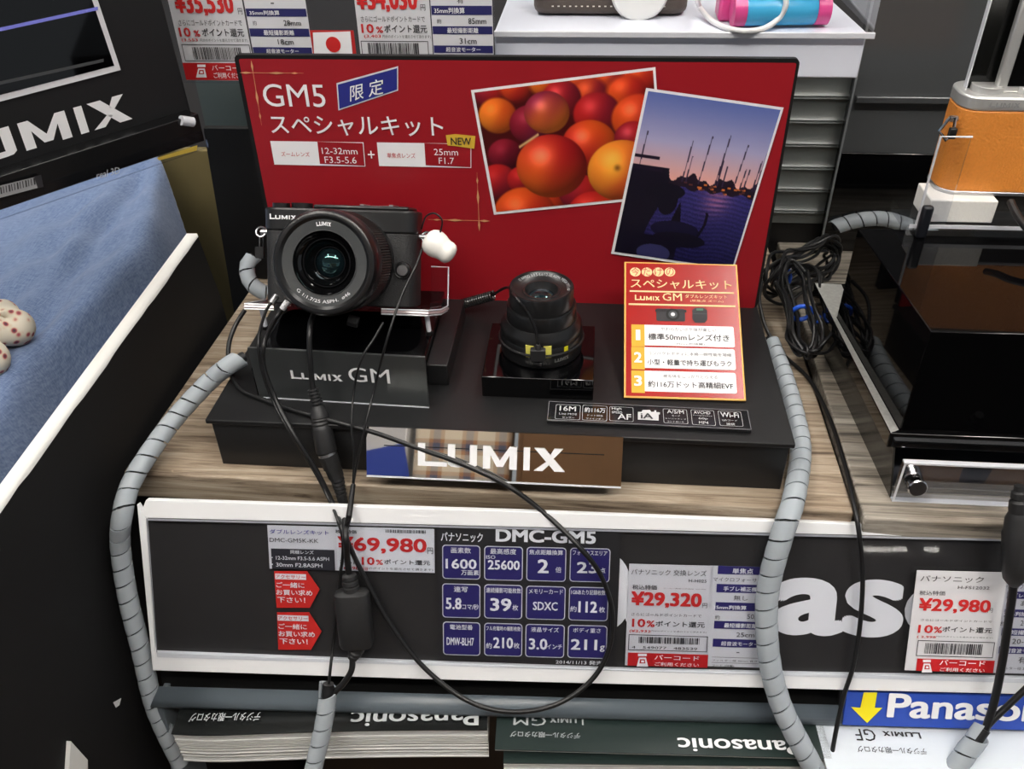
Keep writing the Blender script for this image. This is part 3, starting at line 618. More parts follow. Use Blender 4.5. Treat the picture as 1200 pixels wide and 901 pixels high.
price_text(S, [('マイクロフォーサーズ', 1097, 333, 1300, 362, INK), ('手ブレ補正機能', 1120, 378, 1300, 402, WHITE, .02), ('あり', 1185, 414, 1240, 440, INK), ('35mm判換算', 1085, 463, 1240, 488, WHITE, .02), ('約', 1090, 508, 1112, 532, INK), ('24-64mm', 1184, 506, 1300, 534, INK), ('最短撮影距離', 1110, 550, 1290, 576, WHITE, .02), ('20-30cm', 1145, 592, 1290, 620, INK), ('超音波モーター', 1112, 636, 1290, 662, WHITE, .02), ('有', 1174, 676, 1206, 708, INK), ('フィルター径 37mm', 1070, 722, 1240, 740, INK)])
S.done(root)

# ------------------------------------------------------------------ rack under the rail: lip, blue strip, catalogues
LF = RF.up(-.006)
rk = thing('catalogue_rack', 'dark metal catalogue rack with grey lip under the price rail', 'rack', RF.pt(.2, -.3))
lp = [LF.loc(187, 804), LF.loc(990, 826), LF.loc(986, 849), LF.loc(177, 828)]
a = MB(); q = [LF.pt(*p) for p in lp]; bk2 = [v - LF.n*.016 + LF.y*.004 for v in q]
lip = mat('rack_lip_grey', (88, 97, 104), .35, spec=.5)
# curved lip: four strips bulging outwards
rows = []
for k in range(7):
    t = k/6; h = .0035*math.sin(t*math.pi*.9); rows.append([LF.pt(lp[0][0]*(1-t)+lp[3][0]*t, lp[0][1]*(1-t)+lp[3][1]*t, h), LF.pt(lp[1][0]*(1-t)+lp[2][0]*t, lp[1][1]*(1-t)+lp[2][1]*t, h)])
rows.append([rows[-1][0]-LF.n*.004, rows[-1][1]-LF.n*.004])
vs = [p for r in rows for p in r]; fs = [(2*i, 2*i+2, 2*i+3, 2*i+1) for i in range(len(rows)-1)]
a.add(vs, fs, lip); lb = a.build('lip', rk)
sd = lb.modifiers.new('thick', 'SOLIDIFY'); sd.thickness = .0012; sd.offset = -1
a = MB(); x0 = LF.loc(178, 800)[0]; y1 = LF.loc(178, 786)[1]
a.prism(LF.up(-.012), [(x0, y1), (XR, y1), (XR, y1-.03), (x0, y1-.03)], -.004, 0, mat('rack_black', (18, 18, 18), .4)); a.build('back_plate', rk)
a = MB(); 
p0 = LF.pt(*LF.loc(182, 822)); 
a.hexa([p0+Vector((0, .0, 0)), p0+Vector((.004, 0, 0)), p0+Vector((.004, .03, 0)), p0+Vector((0, .03, 0))], [p0+Vector((0, -.040, -.20)), p0+Vector((.004, -.040, -.20)), p0+Vector((.004, .0, -.20)), p0+Vector((0, .0, -.20))], mat('rack_side_grey', (92, 100, 106), .4)); a.build('side_plate', rk, .0005)
# blue maker strip
S = Sign(RF.up(-.001), 0, 0, 1)
p = [S.l(993, 812), S.l(1300, 820), S.l(1300, 859), S.l(988, 850)]
root = thing('brand_strip', 'blue strip with yellow down arrow and white letters below the price rail', 'sign', S.F.pt(*p[3]))
a = MB(); a.prism(S.F, p, -.003, -.0005, mat('strip_blue', (44, 78, 178), .45)); bs = a.build('strip', root)
a = MB(); a.prism(S.F, [S.l(986, 812), S.l(1300, 812), S.l(1300, 862), S.l(986, 853)], -.006, -.0032, BLACK); a.build('channel', root)
S.poly([(1012, 811), (1028, 811), (1025, 829), (1034, 829), (1016, 847), (997, 828), (1008, 829)], mat('arrow_yellow', (238, 222, 20), .5))
panas(S, 1043, 812.5, 1258, 846, WHITE, .05); S.done(bs)

PAGES = mat('catalogue_page_edges', (206, 206, 204), .7)
def catalogue(name, label, C4, th, mcov, text, group=None, waves=0, npg=14):
    """C4: front-left, front-right, back-right, back-left corners of the cover in space; pages hang below it"""
    FL, FR, BR, BL = [Vector(c) for c in C4]
    root = thing(name, label, 'catalogue', (FL+FR)/2-Vector((0, 0, th)), group)
    F = Frame(FL, FR-FL, (BL+BR)/2-(FL+FR)/2)
    a = MB(); n = 24; W_ = (FR-FL).length; Dp = ((BL+BR)/2-(FL+FR)/2).length
    def sheet(h0, h1, d, mt):
        vs = []
        for i in range(n+1):
            x = W_*i/n; wv = waves*(.5+.5*math.cos(x/W_*3.0+1.2))*math.sin(min(1, i/4)*1.57)
            for y, h in ((d, h1), (d, h0), (Dp, h0), (Dp, h1)):
                vs.append(F.pt(x, y, h-wv))
        fs = []
        for i in range(n):
            for k in range(4): fs.append((4*i+k, 4*i+(k+1) % 4, 4*i+4+(k+1) % 4, 4*i+4+k))
        fs += [(0, 3, 2, 1), (4*n, 4*n+1, 4*n+2, 4*n+3)]
        a.add(vs, fs, mt)
    rnd = random.Random(3)
    for k in range(npg):
        h0 = -th*(k+1)/npg; h1 = -th*k/npg-.00035
        sheet(h0, h1-.0001, rnd.uniform(0, .0015), PAGES)
        if k < npg-1: sheet(h0-.0004, h0+.0001, .002, mat('page_gap_shade', (96, 96, 98), .8))
    a.build('pages', root, recalc=True)
    a = MB(); sheet(-.0003, .0002, -.0006, mcov); cv = a.build('cover', root, recalc=True)
    S = Sign(F.up(.0004)); text(S); S.done(cv)
    return root
CATM = mat('catalogue_black_cover', (26, 28, 28), .22, spec=.5); CATG = mat('catalogue_dark_green_cover', (34, 46, 44), .3); CATW = mat('catalogue_white_cover', (210, 218, 226), .25)
TXG = mat('cover_grey_letters', (176, 180, 182), .5)
def corners(fl, fr, z, back): 
    A, B = onz(*fl, z), onz(*fr, z); n = Vector((-(B-A).y, (B-A).x, 0)).normalized(); return [A, B, B+n*back, A+n*back]
def tx1(S):
    S.t('デジタル一眼カタログ', 224, 836, 304, 845, TXG, .02, flip=True); panas(S, 413, 834, 560, 854-4, TXG, .04, True)
catalogue('catalogue', 'black camera catalogue on a thick paper stack at the rack\'s left end', corners((201, 859), (571, 853), -.128, .12), .030, CATM, tx1, waves=.005, npg=22)
def tx2(S):
    S.t('デジタル一眼カタログ', 598, 857, 680, 866, TXG, .02, flip=True); S.t('GM', 602, 839, 640, 851, TXG, flip=True); S.t('', 644, 840, 684, 850, TXG, vf=lumix(True), flip=True); panas(S, 794, 865, 940, 885, WHITE, .04, True)
catalogue('catalogue', 'dark green camera catalogue leaning over others in the middle of the rack', corners((580, 877), (975, 888), -.13, .12), .003, CATG, tx2, npg=3)
catalogue('catalogue', 'dark green catalogue lying beneath another one in the middle of the rack', corners((590, 893), (960, 897), -.138, .12), .012, CATG, lambda S: None, npg=8)
def tx3(S):
    S.t('GF', 1000, 854, 1028, 869, INK, flip=True); S.t('', 1033, 857, 1080, 866, INK, vf=lumix(True), flip=True); S.t('デジタル一眼カタログ', 1003, 874, 1087, 885, INK, 0, flip=True)
catalogue('catalogue', 'white camera catalogue in the rack below the blue strip', corners((975, 925), (1330, 940), -.13, .12), .01, CATW, tx3, npg=8)

# ------------------------------------------------------------------ the camera on its clear cradle
def rotm(yaw, tilt, roll): return Matrix.Rotation(yaw, 3, 'Z') @ Matrix.Rotation(tilt, 3, 'X') @ Matrix.Rotation(roll, 3, 'Y')
CT = Vector((.0673, .0683, .0724)); CA = rotm(.0058, -.4582, .009)
def TC(p): return CT + CA @ Vector(p)
cam_o = thing('digital_camera', 'black compact digital camera with large lens on a clear cradle', 'camera', CT)
LEATHER = mat('camera_leatherette', (34, 34, 35), .55, bump=.5, bscale=1600); CBLK = mat('camera_top_black', (29, 29, 30), .35, spec=.5); LBLK = mat('lens_black', (22, 22, 23), .3, spec=.5); LGREY = mat('lens_ring_grey', (56, 58, 59), .5); LGL = mat('lens_gloss_black', (8, 8, 9), .08)
def plan(w, y0, y1, r):                             # body outline with rounded ends
    out = []
    for cx, cy, a0 in ((w/2-r, y0+r, 270), (w/2-r, y1-r, 0), (-w/2+r, y1-r, 90), (-w/2+r, y0+r, 180)):
        for k in range(7): t = math.radians(a0+15*k); out.append((cx+r*math.cos(t), cy+r*math.sin(t)))
    return out
CFR = Frame(CT, CA @ Vector((1, 0, 0)), CA @ Vector((0, 1, 0)))       # plan view frame, normal = camera's up
def slab(pl, z0, z1, mt, name, par, bv=.0008): a = MB(); a.prism(CFR, pl, z0, z1, mt); return a.build(name, par, bv)
slab([(x-.0023, y) for x, y in plan(.0930, .0004, .030, .009)], .0, .0440, LEATHER, 'body', cam_o)
slab([(x-.0023, y) for x, y in plan(.0938, 0, .0305, .0092)], .0438, .0574, CBLK, 'top_plate', cam_o, .0012)
slab([(x, y) for x, y in plan(.066, .003, .030, .004)] and [(-.018, .002), (.040, .002), (.040, .030), (-.018, .030)], .0572, .0598, CBLK, 'viewfinder_hump', cam_o, .0012)
for x, r, h in ((-.041, .0052, .0029), (-.028, .0062, .0032)):
    a = MB(); n = 40; pr = [(r*(1+.04*(k % 2))*math.cos(2*math.pi*k/n)+x, r*(1+.04*(k % 2))*math.sin(2*math.pi*k/n)+.013) for k in range(n)]; a.prism(CFR, pr, .0574, .0574+h, LBLK); a.build('dial', cam_o)
a = MB()
for sx in (.008, .026): a.prism(CFR, [(sx, .012), (sx+.0025, .012), (sx+.0025, .028), (sx, .028)], .0598, .0610, STEEL)
for sx in (0,): a.prism(CFR, [(.008, .026), (.0285, .026), (.0285, .028), (.008, .028)], .0598, .0606, STEEL)
a.build('accessory_shoe', cam_o)
BF = Frame(TC((0, -.0002, 0)), CA @ Vector((1, 0, 0)), CA @ Vector((0, 0, 1))); S = Sign(BF, 270, 220, 280/1200)
S.t('', 198, 130, 332, 160, WHITE, vf=lumix(True)); S.done(cam_o)
MX, MZ = .0042, .0272
def TL(p): return TC((p[0]*.94+MX, p[1]*.98, p[2]*.94+MZ))
a = MB(); a.lathe([(.0, .0), (.0296, 0), (.0300, .003), (.0300, .011), (.0306, .012)], LBLK, TL, axis='y', seg=72); 
ln = a.build('lens_barrel', cam_o, recalc=True)
a = MB(); vs, fs, n = [], [], 240
for j, h in enumerate((.0122, .0128, .0355, .0361)):
    for k in range(n):
        r = (.0309 if k % 2 else .0302) if j in (1, 2) else .0300
        t = 2*math.pi*k/n; vs.append(TL((r*math.cos(t), -h, r*math.sin(t))))
for j in range(3):
    for k in range(n): fs.append((j*n+k, j*n+(k+1) % n, (j+1)*n+(k+1) % n, (j+1)*n+k))
a.add(vs, fs, mat('focus_ring_rubber', (34, 30, 29), .5)); a.build('focus_ring', ln, recalc=True)
a = MB(); a.lathe([(.0300, .0361), (.0303, .0375), (.0310, .0385), (.0310, .0478), (.0306, .0500), (.0296, .0522), (.0284, .0528), (.0268, .0527), (.0258, .0518), (.0250, .0512)], LBLK, TL, axis='y', seg=72)
a.build('front_bezel', ln, recalc=True)
a = MB(); a.lathe([(.0250, .0512), (.0192, .0506), (.0190, .0510), (.0186, .0510)], LGREY, TL, axis='y', seg=72); gr = a.build('name_ring', ln, recalc=True)
a = MB(); a.lathe([(.0186, .0510), (.0184, .0495), (.0172, .0475), (.0146, .0452), (.0143, .0462), (.0135, .0462), (.0132, .044), (.0118, .041), (.0098, .0392), (.0094, .0398), (.0088, .0398), (.0087, .0385)], LGL, TL, axis='y', seg=72); a.build('inner_bowl', ln, recalc=True)
GLASS = bpy.data.materials.new('coated_front_glass'); GLASS.use_nodes = True
_n, _l = GLASS.node_tree.nodes, GLASS.node_tree.links; _b = _n['Principled BSDF']; _b.inputs['Roughness'].default_value = .03; _b.inputs['Base Color'].default_value = (.006, .012, .012, 1); _b.inputs['Specular IOR Level'].default_value = 1; _b.inputs['Specular Tint'].default_value = (.35, 1, .75, 1); _b.inputs['Coat Weight'].default_value = .4; _b.inputs['Coat Tint'].default_value = (.5, .5, 1, 1)
a = MB(); a.lathe([(.0001, .0425), (.003, .0422), (.006, .0411), (.0088, .0386)], GLASS, TL, axis='y', seg=48); a.build('front_glass', ln, recalc=True)
def arc_text(txt, r, hh, a0, a1, y, mt, par, inward=False, wt=0, vf=None):
    v, f = vf if vf else glyph(txt, wt, 3); a = MB(); vs = []
    for p, q in v:
        t = math.radians(a0+(a1-a0)*p); rr = r+(hh*(1-q) if inward else hh*q); vs.append(TL((rr*math.cos(t), y, rr*math.sin(t))))
    a.add(vs, f, mt); a.build('lettering', par)
arc_text('', .0213, .0022, 101, 79, -.05125, WHITE, gr, vf=lumix())
arc_text('G 1:1.7/25 ASPH.  ø46', .0213, .0020, 224, 312, -.05125, WHITE, gr, inward=True)
a = MB(); a.lathe([(.0, .0022), (.0031, .0022), (.0034, .0016), (.0034, 0)], STEEL, lambda p: TC((p[0]+.0372, p[1], p[2]+.0225)), axis='y', seg=28); rb = a.build('release_button', cam_o, recalc=True)
a = MB(); a.lathe([(.0034, .0004), (.0048, .0012), (.0052, .0)], LBLK, lambda p: TC((p[0]+.0372, p[1], p[2]+.0225)), axis='y', seg=28); a.build('button_collar', rb, recalc=True)
def ringpts(c, r, ax, ay, n=24): return [c+ax*(r*math.cos(2*math.pi*k/n))+ay*(r*math.sin(2*math.pi*k/n)) for k in range(n+1)]
for s in (-1, 1):
    c = TC((s*.0515-.0023, .012, .0425)); a = MB(); X, Z = CA @ Vector((1, 0, 0)), CA @ Vector((0, 0, 1)); Yv = CA @ Vector((0, 1, 0))
    a.tube(ringpts(c, .0030, X, (Z+Yv*.3).normalized()), .0008, mat('dull_chrome', (150, 150, 152), .25, metal=1), 8, False)
    a.tube([TC((s*.047-.0023, .012, .0425)), TC((s*.0515-.0023, .012, .0425))], .0016, STEEL, 10); lg = a.build('strap_lug', cam_o)
    a = MB()
    if s < 0:
        for dx in (-.0012, .0012): a.tube([c+X*dx-Z*.002, c+X*dx*.8-Z*.010], .0006, CHROME, 8)
        lp_ = c-Z*.0125; Fq = Frame(lp_-Yv*.002, X, Z); a.prism(Fq, rounded([(-.0026, -.0035), (.0026, -.0035), (.0026, .0035), (-.0026, .0035)], .0006), 0, .002, RUBBER)
    else:
        for dx in (-.001, .001): a.tube([c+X*(.001+dx)-Z*.001, c+X*(.0065+dx)-Z*.0085], .0006, CHROME, 8)
    a.build('strap_clip', lg)

cr = thing('camera_cradle', 'clear acrylic cradle tilting the black compact camera up on the plinth', 'cradle', TC((0, .015, -.006)))
CFm = CFR
a = MB(); a.prism(CFR, [(-.058, -.006), (-.040, -.006), (-.034, .004), (.020, .004), (.026, -.007), (.054, -.007), (.060, .004), (.060, .034), (-.058, .034)], -.0034, -.0004, ACRY); a.build('tray', cr, .0003)
edges = [[(-.058, -.006), (-.040, -.006)], [(.026, -.007), (.054, -.007), (.060, .004), (.060, .030)], [(-.058, -.006), (-.058, .03)]]
for e in edges:
    a = MB(); a.tube([CFR.pt(x, y, -.0020) for x, y in e], .0011, mat('acrylic_edge_pink', (168, 150, 152), .12, spec=.7), 6); a.build('tray_edge', cr)
for x0, x1 in ((.049, .060), (-.058, -.050)):
    a = MB(); a.prism(CFR, [(x0, .031), (x1, .031), (x1, .034), (x0, .034)], -.0004, .024 if x0 > 0 else .004, ACRY); up = a.build('upright', cr, .0003)
    if x0 > 0:
        a = MB()
        a.tube([CFR.pt(x1, .031, -.0004), CFR.pt(x1, .031, .024), CFR.pt(x0, .031, .024)], .0005, ACRE, 6); a.build('upright_edge', up)
a = MB(); a.prism(CFR, [(.0545, -.004), (.0575, -.004), (.0605, .003), (.0605, .02), (.0575, .02)], -.0004, .004, ACRY); a.build('side_lip', cr, .0003)
for e in edges:
    for zz in (-.0034, -.0004):
        a = MB(); a.tube([CFR.pt(x, y-.0004, zz) for x, y in e], .00045, ACRE, 6); a.build('tray_edge', cr)
a = MB(); cq = ony(414, 377, .045); a.tube([cq+Vector((-.0030, 0, .0012)), cq+Vector((.0030, .0, -.0004))], .0034, RUBBERG, 6); a.build('clamp_knob', cr, .0004)
for x, y in ((.052, .0), (-.050, .0)):
    q = CFR.pt(x, y, -.0034); a = MB(); a.tube([q, Vector((q.x+.001, q.y-.002, .0562))], .0015, ACRE, 12); lgp = a.build('leg', cr)
    a = MB(); a.tube([Vector((q.x+.001, q.y-.002, .0562)), Vector((q.x+.001, q.y-.002, .0585))], .0022, RUBBER, 12); a.build('foot', lgp)

# white security cap hanging from the camera's strap ring
wc = ony(515, 289, .05); cap = thing('alarm_stopper', 'glossy white two-lobed rubber stopper hanging at the camera\'s strap ring', 'stopper', wc)
a = MB(); WCAP = mat('white_rubber', (236, 234, 228), .22)
ax = (RX*.78+DN*.55).normalized(); 
pts = []; prof = [(-.0102, .0018), (-.0098, .0044), (-.0084, .0066), (-.006, .0080), (-.003, .0084), (0, .0080), (.0022, .0071), (.0042, .0068), (.0062, .0070), (.0082, .0064), (.0098, .0046), (.0106, .0022), (.0108, .0004)]
a.tube([wc+ax*h*.9 for h, r in prof], [r*.9 for h, r in prof], WCAP, 28); a.build('stopper_body', cap)
a = MB(); a.tube(spline([ony(494, 268, .058), ony(499, 254, .055), ony(509, 250, .052), ony(518, 258, .05), ony(516, 272, .05)], 8), .0005, RUBBER, 8); a.build('loop_cord', cap)

# ------------------------------------------------------------------ the zoom lens on its pedestal
LC = Vector((.1885, .0645, .0499)); zl = thing('zoom_lens', 'short black zoom lens standing on the small glossy pedestal', 'lens', LC)
TZ = lambda p: LC + Vector(p)
a = MB(); a.lathe([(.0, 0), (.0235, 0), (.0243, .001), (.0243, .0125), (.0237, .0135), (.0243, .0140), (.0243, .0170), (.0236, .0190), (.0212, .0225), (.0205, .0225)], LBLK, TZ, seg=64); a.build('barrel', zl, recalc=True)
a = MB(); a.lathe([(.0206, .0205), (.0205, .0305), (.0199, .0315), (.0190, .0315)], LBLK, TZ, seg=64); a.build('zoom_ring', zl, recalc=True)
a = MB(); a.lathe([(.0188, .028), (.0188, .0415), (.0183, .0425), (.0176, .0425), (.0172, .0417), (.0140, .0400), (.0112, .0393), (.0108, .0399), (.0098, .0399), (.0094, .0389), (.0075, .0360)], mat('lens_barrel_dark', (26, 26, 27), .28), TZ, seg=64); ft = a.build('front_tube', zl, recalc=True)
a = MB(); a.lathe([(.0001, .0380), (.003, .0377), (.0055, .0369), (.0078, .0357)], GLASS, TZ, seg=40); a.build('front_glass', zl, recalc=True)
def zarc(txt, r, hh, a0, a1, z, par, vf=None):
    v, f = vf if vf else glyph(txt, 0, 2); a = MB(); vs = []
    for p, q in v:
        t = math.radians(a0+(a1-a0)*p); rr = r+hh*q; vs.append(TZ((rr*math.cos(t), rr*math.sin(t), z-(rr-.014)*-.53+.0002)))
    a.add(vs, f, TXG); a.build('lettering', par)
zarc('G VARIO 1:3.5-5.6/12-32 ASPH. MEGA O.I.S. ø37', .0148, .0017, 150, -10, .0400, ft)
def zside(txt, h0, h1, a0, a1, par, vf=None):
    v, f = vf if vf else glyph(txt, 0, 2); a = MB()
    a.add([TZ((.02445*math.cos(math.radians(a0+(a1-a0)*p)), .02445*math.sin(math.radians(a0+(a1-a0)*p)), h0+(h1-h0)*q)) for p, q in v], f, mat('faint_lens_ink', (120, 120, 118), .5)); a.build('lettering', par)
zside('', .0045, .0068, 292, 314, zl, vf=lumix())
zside('12-32mm/1:3.5-5.6', .0035, .005, 252, 285, zl)
tg = thing('security_tag', 'small black alarm sensor taped with yellow strips to the zoom lens', 'sensor', TZ((0, -.0245, .006)))
def arcpatch(a0, a1, h0, h1, r, mt, name, par, th=.0004):
    a = MB(); n = 8; vs = []
    for k in range(n+1):
        t = math.radians(a0+(a1-a0)*k/n)
        for rr, h in ((r, h0), (r+th, h0), (r+th, h1), (r, h1)): vs.append(TZ((rr*math.cos(t), rr*math.sin(t), h)))
    fs = []
    for k in range(n):
        for j in range(4): fs.append((4*k+j, 4*k+(j+1) % 4, 4*k+4+(j+1) % 4, 4*k+4+j))
    fs += [(0, 3, 2, 1), (4*n, 4*n+1, 4*n+2, 4*n+3)]
    a.add(vs, fs, mt); return a.build(name, par, recalc=True)
arcpatch(252, 263, .0085, .0165, .0244, YEL, 'tape', tg); arcpatch(276, 287, .0085, .0165, .0244, YEL, 'tape', tg)
F_ = Frame(TZ((-.0004, -.0244, .0085)), (1, 0, 0), (0, 0, 1)); a = MB(); a.prism(F_, rounded([(-.0044, -.0002), (.0044, -.0002), (.0044, .0076), (-.0044, .0076)], .0008), 0, .004, RUBBERG); a.build('sensor_block', tg, .0005)
a = MB(); a.lathe([(.0018, 0), (.0018, .0015), (.0012, .003), (.0008, .0032)], RUBBERG, lambda p: F_.pt(0, .0076, .002)+Vector(p), seg=14); a.build('cord_boot', tg)
arcpatch(306, 312, .009, .0135, .0244, mat('yellow_dot', (222, 216, 30), .5), 'yellow_dot', zl)
a = MB(); a.tube([TZ((.0251*math.cos(2*math.pi*k/48), .0251*math.sin(2*math.pi*k/48), .0072+.0028*abs(math.cos(math.pi*k/48-.75*math.pi))**1.5)) for k in range(49)], .0008, RUBBER, 8, False); a.build('cable_tie', tg)
a = MB(); kn = F_.pt(0, -.003, .001); a.tube([kn+Vector((-.002, 0, .001)), kn+Vector((.0025, -.001, 0))], .0017, RUBBER, 10); a.build('tie_knot', tg)

# ------------------------------------------------------------------ cables
def P(k, u, v, q):
    if k == 'y': return ony(u, v, q)
    if k == 'z': return onz(u, v, q)
    if k == 'x': return onx(u, v, q)
    return RF.px(u, v, q)                           # 'r': so far in front of the price rail
def path(L, n=10): return spline([P(*q) for q in L], n)
def cable(name, label, L, r, mt=None, group=None, cat='cable', n=10, closed=False):
    pts = path(L, n); root = MB(); root.tube(pts, r, mt or RUBBER, 10); o = root.build(name); tag(o, label, cat, group); return o, pts
SPW = bpy.data.materials.new('frosted_spiral_plastic'); SPW.use_nodes = True
_b = SPW.node_tree.nodes['Principled BSDF']; _b.inputs['Base Color'].default_value = (*sl((198, 206, 212)), 1); _b.inputs['Roughness'].default_value = .16; _b.inputs['Transmission Weight'].default_value = .42; _b.inputs['IOR'].default_value = 1.2; _b.inputs['Subsurface Weight'].default_value = .0
COREM = mat('cable_core_black', (24, 24, 26), .5)
def spiral(label, L, R=.0054, pitch=.0105, gap=.10, n=12, name='spiral_wrap'):
    pts = resample(path(L, n), .0011); fr = frames(pts); c = thing(name, label, 'cable sleeve', pts[len(pts)//2])
    per = pitch/.0011; seg = 20; m = int(len(pts)/per*seg); vs, fs = [], []
    def at_(s):                                     # point & frame at a fractional index
        i = max(0, min(len(pts)-2, int(s))); t = min(1, max(0, s-i)); return pts[i].lerp(pts[i+1], t), fr[i][0], fr[i][1]
    w = per*(1-gap)
    for k in range(m+1):
        s0 = k/seg*per; t = 2*math.pi*k/seg
        for s_, rr in ((s0, R), (s0+w*.5, R*1.03), (s0+w, R), (s0+w, R*.86), (s0, R*.86)):
            p, A, B = at_(min(s_, len(pts)-1.001)); vs.append(p+A*(rr*math.cos(t))+B*(rr*math.sin(t)))
    for k in range(m):
        for j in range(5): fs.append((5*k+j, 5*k+(j+1) % 5, 5*k+5+(j+1) % 5, 5*k+5+j))
    a = MB(); a.add(vs, fs, SPW); a.build('wrap', c, recalc=True, sharp=50)
    a = MB(); a.tube(pts[2:-2], R*.62, COREM, 10); a.build('core_cable', c)
    return c

spiral('grey spiral wrapped cable dropping over the wooden board\'s left front corner', [('z', 290, 416, .049), ('z', 270, 427, .047), ('z', 245, 447, .036), ('z', 205, 490, .022), ('z', 172, 535, .013), ('z', 152, 570, .004), ('y', 143, 605, -.040), ('r', 141, 640, -.004), ('r', 150, 700, -.006), ('r', 165, 760, -.008), ('r', 182, 830, -.012), ('r', 212, 895, -.02)], .0056)
spiral('grey spiral wrapped cable running down over the board beside the big white letters', [('z', 901, 396, .010), ('z', 918, 440, .0075), ('z', 932, 490, .0065), ('z', 938, 530, .0065), ('z', 930, 585, .0065), ('r', 917, 625, .010), ('r', 902, 680, .008), ('r', 898, 720, .0075), ('r', 902, 775, .0078), ('r', 915, 825, .009), ('r', 938, 872, .012), ('r', 962, 915, .014)], .0062)
spiral('short grey spiral sleeve below the inline box, in front of the rack', [('r', 385, 797, .012), ('r', 383, 825, .013), ('r', 378, 855, .014), ('r', 371, 885, .015), ('r', 362, 925, .016)], .0052)
spiral('grey spiral sleeve below the blue strip, fed by two thick cables', [('r', 1156, 850, .012), ('r', 1143, 868, .013), ('r', 1126, 890, .014), ('r', 1103, 925, .015)], .0058)
spiral('grey spiral sleeve arching behind the cable bundle to the clear plinth', [('z', 974, 268, .022), ('z', 990, 262, .026), ('z', 1012, 257, .030), ('z', 1040, 257, .030), ('z', 1078, 270, .024), ('z', 1110, 285, .018)], .0062)
spiral('grey spiral sleeve curling out behind the compact camera', [('y', 301, 298, .112), ('y', 291, 308, .108), ('y', 290, 322, .104), ('y', 298, 336, .100), ('y', 315, 345, .1)], .0050)

pc = thing('power_cable', 'thick black camera power cable with moulded connector and inline box', 'cable', P('r', 410, 700, .01))
up_ = path([('y', 376, 350, .066), ('y', 366, 372, .034), ('y', 363, 388, .022), ('y', 363, 415, .015), ('y', 366, 450, .010), ('y', 370, 470, .006)], 10); a = MB(); a.tube(up_, .0016, RUBBER, 12); a.build('cord', pc)
q0, q1, q2, q3, q4, q5 = P('y', 366, 455, .010), P('y', 372, 475, .006), P('y', 383, 530, -.006), P('y', 384, 532, -.0062), P('y', 395, 560, -.010), P('y', 403, 592, -.016)
def lin(A, B, L): return [A.lerp(B, t) for t, r in L], [r for t, r in L]
a = MB(); 
L = [(0, .0018)]
for k in range(5): L += [(.05+.19*k, .0030), (.12+.19*k, .0030), (.13+.19*k, .0021), (.2+.19*k, .0021)]
L = [(t, r*(1+.25*t)) for t, r in sorted(L)]; p_, r_ = lin(q0, q1, L); a.tube(p_, r_, RUBBERG, 16); a.build('strain_relief', pc)
a = MB(); p_, r_ = lin(q1, q2, [(0, .0030), (.08, .0044), (.25, .0052), (.27, .0048), (.3, .0053), (.34, .0049), (.38, .0054), (.42, .005), (.46, .0056), (.5, .0058), (.97, .0062), (1, .0058)]); a.tube(p_, r_, RUBBERG, 20); a.build('plug_body', pc)
a = MB(); p_, r_ = lin(q2, q4, [(0, .0050), (.06, .0050), (.08, .0058), (.55, .0056), (.6, .005), (.9, .0048), (1, .0040)]); a.tube(p_, r_, RUBBERG, 8); a.build('socket_body', pc)
a = MB(); p_, r_ = lin(q2.lerp(q4, -.02), q2.lerp(q4, .08), [(0, .0053), (1, .0053)]); a.tube(p_, r_, STEEL, 20); a.build('metal_collar', pc)
L = []
for k in range(7): L += [(.14*k, .0040-.0002*k), (.14*k+.085, .0040-.0002*k), (.14*k+.09, .0028), (.14*k+.135, .0028)]
a = MB(); p_, r_ = lin(q4, q5, sorted(L)); a.tube(p_, r_, RUBBERG, 14); a.build('strain_relief', pc)
a = MB(); a.tube(spline([q5.lerp(q4, .15), q5, P('r', 405, 625, .012), P('r', 407, 655, .010), P('r', 410, 680, .008)], 8), .0018, RUBBER, 12); a.build('cord', pc)
b0, b1, b2 = P('r', 409, 672, .0085), P('r', 412, 692, .0085), P('r', 419, 758, .0085)
a = MB(); ax = (b2-b1).normalized(); sd_ = ax.cross(RF.n).normalized(); n_ = 24; vs, fs = [], []
pr = [(-.03, .002, .002), (0, .0085, .0045), (.03, .0098, .0066), (.12, .0100, .0072), (.9, .0098, .0072), (.97, .0088, .0062), (1.0, .006, .004), (1.04, .0045, .0035)]
for t, rx, rn in pr:
    c_ = b1.lerp(b2, t)
    for k in range(n_):
        g = 2*math.pi*k/n_; cx, sx = math.cos(g), math.sin(g); e = .62
        vs.append(c_+sd_*(rx*math.copysign(abs(cx)**e, cx))+RF.n*(rn*math.copysign(abs(sx)**e, sx)))
m_ = len(pr)
for i in range(m_-1):
    for k in range(n_): fs.append((i*n_+k, i*n_+(k+1) % n_, (i+1)*n_+(k+1) % n_, (i+1)*n_+k))
fs += [tuple(range(n_))[::-1], tuple(range((m_-1)*n_, m_*n_))]
a.add(vs, fs, RUBBERG); a.build('inline_box', pc, recalc=True)
a = MB(); L = [(0, .0022), (.1, .0040), (.3, .0042), (.34, .003), (.42, .0044), (.62, .0046), (.66, .0032), (.75, .0046), (1, .0048)]; p_, r_ = lin(b0, b1, L); a.tube(p_, r_, RUBBERG, 16); a.build('strain_relief', pc)
L = [(0, .0045), (.25, .0045), (.28, .0034), (.42, .0042), (.6, .0040), (.63, .003), (.75, .0034), (1, .0028)]; p_, r_ = lin(b2, P('r', 413, 772, .009), L); a = MB(); a.tube(p_, r_, RUBBERG, 16); a.build('strain_relief', pc)
a = MB(); a.tube(path([('r', 413, 768, .009), ('r', 412, 785, .011), ('r', 403, 800, .012), ('r', 392, 812, .0125), ('r', 384, 830, .013)], 8), .0018, RUBBER, 12); a.build('cord', pc)

